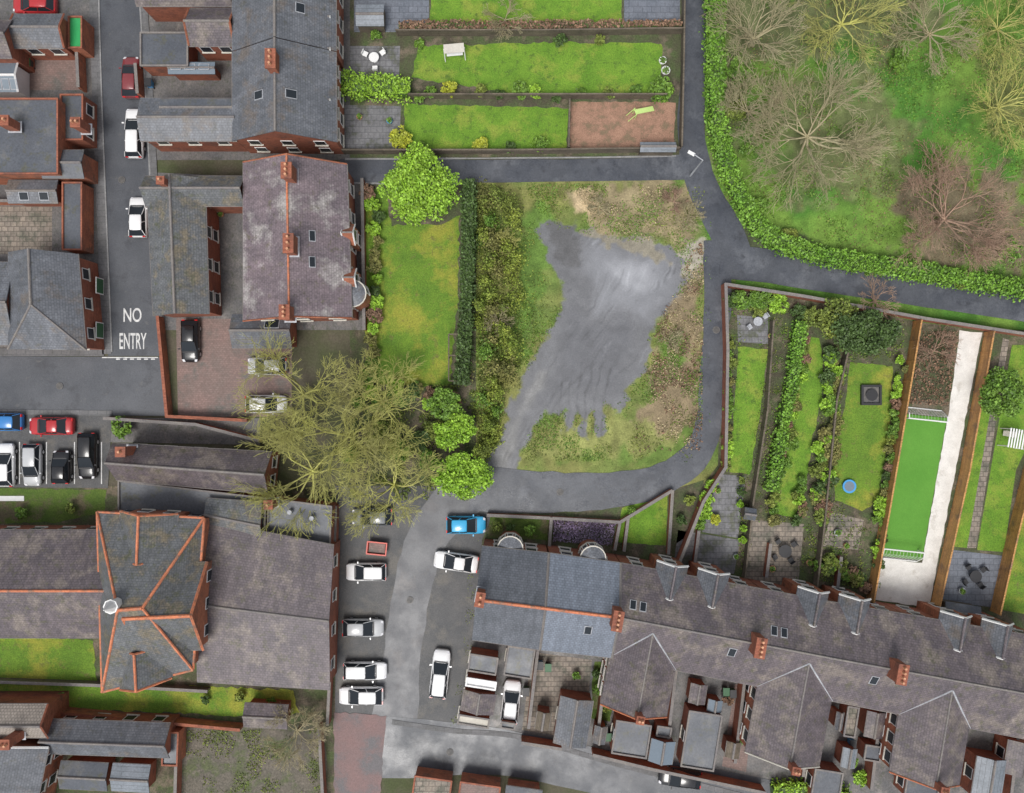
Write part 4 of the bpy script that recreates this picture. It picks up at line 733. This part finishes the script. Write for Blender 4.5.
def bin_(x,y,mt,label,rz=0):
    T=thing('wheelie_bin',label,'bin',P(x,y,.5)*1,rz,'wheelie bins'); T.location.z=.03
    MB().add([(-.22,-.25,.05),(.22,-.25,.05),(.22,.25,.05),(-.22,.25,.05),(-.29,-.34,1),(.29,-.34,1),(.29,.34,1),(-.29,.34,1)],[[3,2,1,0],[4,5,6,7],[0,1,5,4],[1,2,6,5],[2,3,7,6],[3,0,4,7]]).build('bin_body',m[mt],T,True); MB().obox((0,0),(1,0),.64,.76,1,1.07).tube((-.3,-.42,1.),(.3,-.42,1.),.03).build('lid',m['black' if mt!='black' else 'grn2'],T,True)
    for s in (-1,1): MB().tube((s*.25,-.3,.1),(s*.3,-.3,.1),.1,8).build('wheel',m['tyre'],T,True)
for x,y,mt,lab in [(540,664,'blue','blue wheelie bin at the top of the tan paved yard'),(548,666,'black','black wheelie bin beside the blue bin on tan paving'),(604,727,'grn2','green wheelie bin below the small green yard'),(608,735,'black','black wheelie bin below the small green yard'),(725,690,'black','black wheelie bin at the top of the red paved yard'),(732,692,'grn2','green wheelie bin at the top of the red paved yard'),(212,262,'black','black wheelie bin in the villa rear yard'),(213,272,'grn2','green wheelie bin in the villa rear yard'),(150,84,'blue','blue wheelie bin in the small upper rear yard'),(851,742,'blue','blue wheelie bin below the narrow tan roofed store'),(526,690,'grn2','green wheelie bin right of the white car in the yard'),(30,64,'black','black wheelie bin on the red paving in the upper left')]: bin_(x,y,mt,lab)
def goal(x,y,w,rot,label):
    T=thing('football_goal',label,'football goal',P(x,y,1.),math.radians(rot)); T.location.z=.05; w/=20
    f=MB().tube((-w,0,0),(-w,0,1.5),.07).tube((w,0,0),(w,0,1.5),.07).tube((-w,0,1.5),(w,0,1.5),.07)
    for s in (-w,w): f.tube((s,0,1.5),(s,.5,1.4),.06).tube((s,.5,1.4),(s,1.1,0),.06)
    f.tube((-w,1.1,.05),(w,1.1,.05),.06); f.build('frame',m['white'],T,True); n=MB()
    for k in range(13): a=-w+2*w*k/12; n.tube((a,.0,1.48),(a,.5,1.38),.01,3).tube((a,.5,1.38),(a,1.1,.02),.01,3)
    for k in range(5): n.tube((-w,.5+.12*k,1.38-.3*k),(w,.5+.12*k,1.38-.3*k),.01,3)
    n.build('net',m['white'],T,True)
goal(926,420,38,-6,'white football goal at the top end of the artificial lawn'); goal(902,550,40,174,'white football goal at the bottom end of the artificial lawn')
def tset(x,y,label,mt='black',r=.65,n=4):
    T=thing('garden_table',label,'table',P(x,y)); T.location.z=.04
    MB().cyl((0,0),r,.7,.74,20).build('tabletop',m[mt],T,True); MB().cyl((0,0),.06,.05,.7,8).cyl((0,0),.3,0,.05,12).build('pedestal',m[mt],T,True)
    for k in range(n):
        a=k*6.283/n+.6; c=P(x,y)+V((math.cos(a),math.sin(a),0))*(r+.5); C=thing('garden_chair','garden chair round the %s, %s anticlockwise from the right'%(label.split(' on ')[0],od[k]),'chair',(c.x,c.y,.04),a,'garden chairs')
        MB().obox((0,0),(1,0),.5,.5,.42,.47).build('seat',m[mt],C,True); MB().obox((.24,0),(0,1),.5,.05,.47,.95).build('backrest',m[mt],C,True)
        for sx in(-.2,.2):
            for sy in(-.2,.2): MB().tube((sx,sy,0),(sx,sy,.42),.02,5).build('leg',m[mt],C,True)
tset(783,550,'round black garden table on the tan patio'); tset(756,322,'small pale garden table on the grey patio','lead',.45,2); tset(375,60,'white garden table on the upper top patio','white',.5,3); tset(972,575,'large black table on the slate patio','black',.6,4)
T=thing('fire_pit','square black fire pit in the middle of the right hand mossy lawn','fire pit',P(870,395)); f=MB()
for c,t in (((0,.9),(1,0)),((0,-.9),(1,0)),((.9,0),(0,1)),((-.9,0),(0,1))): f.obox(c,t,1.95,.22,.03,.45 if t==(1,0) else .44)
f.build('surround',m['black'],T,True); MB().obox((0,0),(1,0),1.6,1.6,.05,.22).build('basin',m['conc'],T,True); MB().cyl((0,0),.45,.22,.5,14,.6).build('bowl',m['black'],T,True)
T=thing('garden_tub','round blue tub on the mossy lawn','tub',P(848,486)); MB().cyl((0,0),.6,.03,.4,20,.68).build('tub_body',m['blue'],T,True); MB().cyl((0,0),.5,.4,.42,20).build('water',m['sky_'],T,True)
T=thing('garden_slide','lime green slide frame on the bark chips','slide',P(645,112),math.radians(20)); MB().slab(V((-.2,0,.75)),V((.82,0,-.45)).normalized(),V((0,1,0)),2.4,.5,.05).build('chute',m['lime'],T,True)
for s in(-.3,.3): MB().tube((-1.2,s,0),(-1.2,s,1.6),.05).build('ladder_rail',m['lime'],T,True); MB().tube((-1.9,s,0),(-1.2,s,1.5),.04).build('brace',m['lime'],T,True)
T=thing('garden_swing','white garden swing bench on the second top lawn','garden swing',P(455,55),math.radians(5)); f=MB()
for s in(-1.,1.): f.tube((s,-.6,0),(s,0,1.7),.05).tube((s,.6,0),(s,0,1.7),.05)
f.tube((-1,0,1.7),(1,0,1.7),.05).build('frame',m['white'],T,True); MB().obox((0,0),(1,0),1.6,.5,.45,.5).build('seat',m['white'],T,True); MB().slab(V((0,.0,1.72)),V((1,0,0)),V((0,1,0)),2.,.9,.04).build('canopy',m['cream'],T,True)
T=thing('pergola','white slatted garden pergola with a bench near the right edge','pergola',P(1007,438),math.radians(-10)); f=MB()
for k in range(7): MB().obox((-.8+.27*k,0),(0,1),1.9,.14,1.9,1.95).build('slat',m['white'],T,True)
for sx in(-.85,.85):
    for sy in(-.85,.85): MB().tube((sx,sy,0),(sx,sy,1.9),.05).build('post',m['white'],T,True)
MB().obox((0,.4),(1,0),1.4,.5,.4,.46).obox((0,.66),(1,0),1.4,.06,.46,.9).build('seat',m['cream'],T,True)
T=thing('play_frame','long weathered timber frame at the right side of the villa lawn','play frame',P(457,358)); f=MB()
for c,t,l in (((-.75,0),(0,1),4.6),((.75,0),(0,1),4.6),((0,2.3),(1,0),1.5),((0,-2.3),(1,0),1.5),((0,.2),(1,0),1.5)): MB().obox(c,t,l,.12,1.0,1.12+.002*l).build('rail',m['timd'],T,True)
for a in(-.75,.75):
    for c in(-2.3,0,2.3): MB().tube((a,c,0),(a,c,1.),.06).build('post',m['timd'],T,True)
for x,y,mt,r,lab in [(662,62,'white',.4,'upper white planter at the right end of the second top lawn'),(665,72,'white',.45,'lower white planter at the right end of the second top lawn'),(771,568,'pot',.35,'clay planter below the black garden table'),(808,562,'pot',.3,'clay planter right of the black garden table'),(836,532,'lead',.35,'grey planter on the slabs beside the fire pit lawn'),(717,490,'pot',.3,'clay planter on the patio at the lane bend'),(845,545,'pot',.3,'clay planter at the foot of the slabs'),(770,336,'pot',.3,'clay planter on the upper grey patio'),(360,118,'pot',.3,'clay planter on the lower top patio'),(390,122,'blue',.3,'blue planter on the lower top patio'),(960,590,'lead',.35,'grey planter on the slate patio'),(222,215,'pot',.3,'clay planter in the villa rear yard'),(735,556,'lead',.3,'grey planter on the dark patio by the terrace')]:
    T=thing('planter',lab,'planter',P(x,y)); T.location.z=.04; MB().cyl((0,0),r*.75,0,.45,14,r).build('pot_body',m[mt],T,True); n=110; a=nrm(rs.randn(n,3))*r*.9*rs.rand(n,1)**.4; a[:,2]=np.abs(a[:,2])+.45; leaves('foliage',a,.09,m['l_mid'],T)
for x0,y0,x1,y1,rot,rm,lab in [(744,508,756,520,8,'felt','tiny dark roofed shed beside the hedge end'),(944,604,980,622,9,'felt','dark roofed garden store against the terrace at the right'),(640,142,676,152,0,'zinc','low grey roofed store by the bark chips'),(356,4,384,26,0,'zinc','grey sheet roofed shed on the slate patio at the top')]:
    T=B('garden_shed',lab,'shed',(x0+x1)/2,(y0+y1)/2); blk(T,R4(x0,y0,x1,y1,rot),1.9,2.2,rm,'timd',ov=.12,gut=None)
# ---------------- light, camera
w=bpy.data.worlds.new('World'); sc.world=w; w.use_nodes=True; nt=w.node_tree; bg=nt.nodes['Background']; sk=nt.nodes.new('ShaderNodeTexSky'); sk.sky_type='NISHITA'; sk.sun_disc=False; sk.sun_elevation=math.radians(66); sk.sun_rotation=math.radians(200); sk.air_density=1.; sk.dust_density=3
hs=nt.nodes.new('ShaderNodeHueSaturation'); hs.inputs['Saturation'].default_value=.3; nt.links.new(sk.outputs[0],hs.inputs['Color']); nt.links.new(hs.outputs[0],bg.inputs[0]); bg.inputs[1].default_value=.15
l=bpy.data.lights.new('sun','SUN'); l.energy=2.3; l.angle=math.radians(22); l.color=(1,.97,.93); so=bpy.data.objects.new('sun',l); col.objects.link(so); so.rotation_euler=(math.radians(24),0,math.radians(-20))
c=bpy.data.cameras.new('camera'); c.sensor_width=36; c.lens=36*H/102.4; c.clip_end=4000; co=bpy.data.objects.new('camera',c); col.objects.link(co); co.location=(0,0,H); sc.camera=co
sc.view_settings.view_transform='Standard'; sc.view_settings.look='None'; sc.view_settings.exposure=0
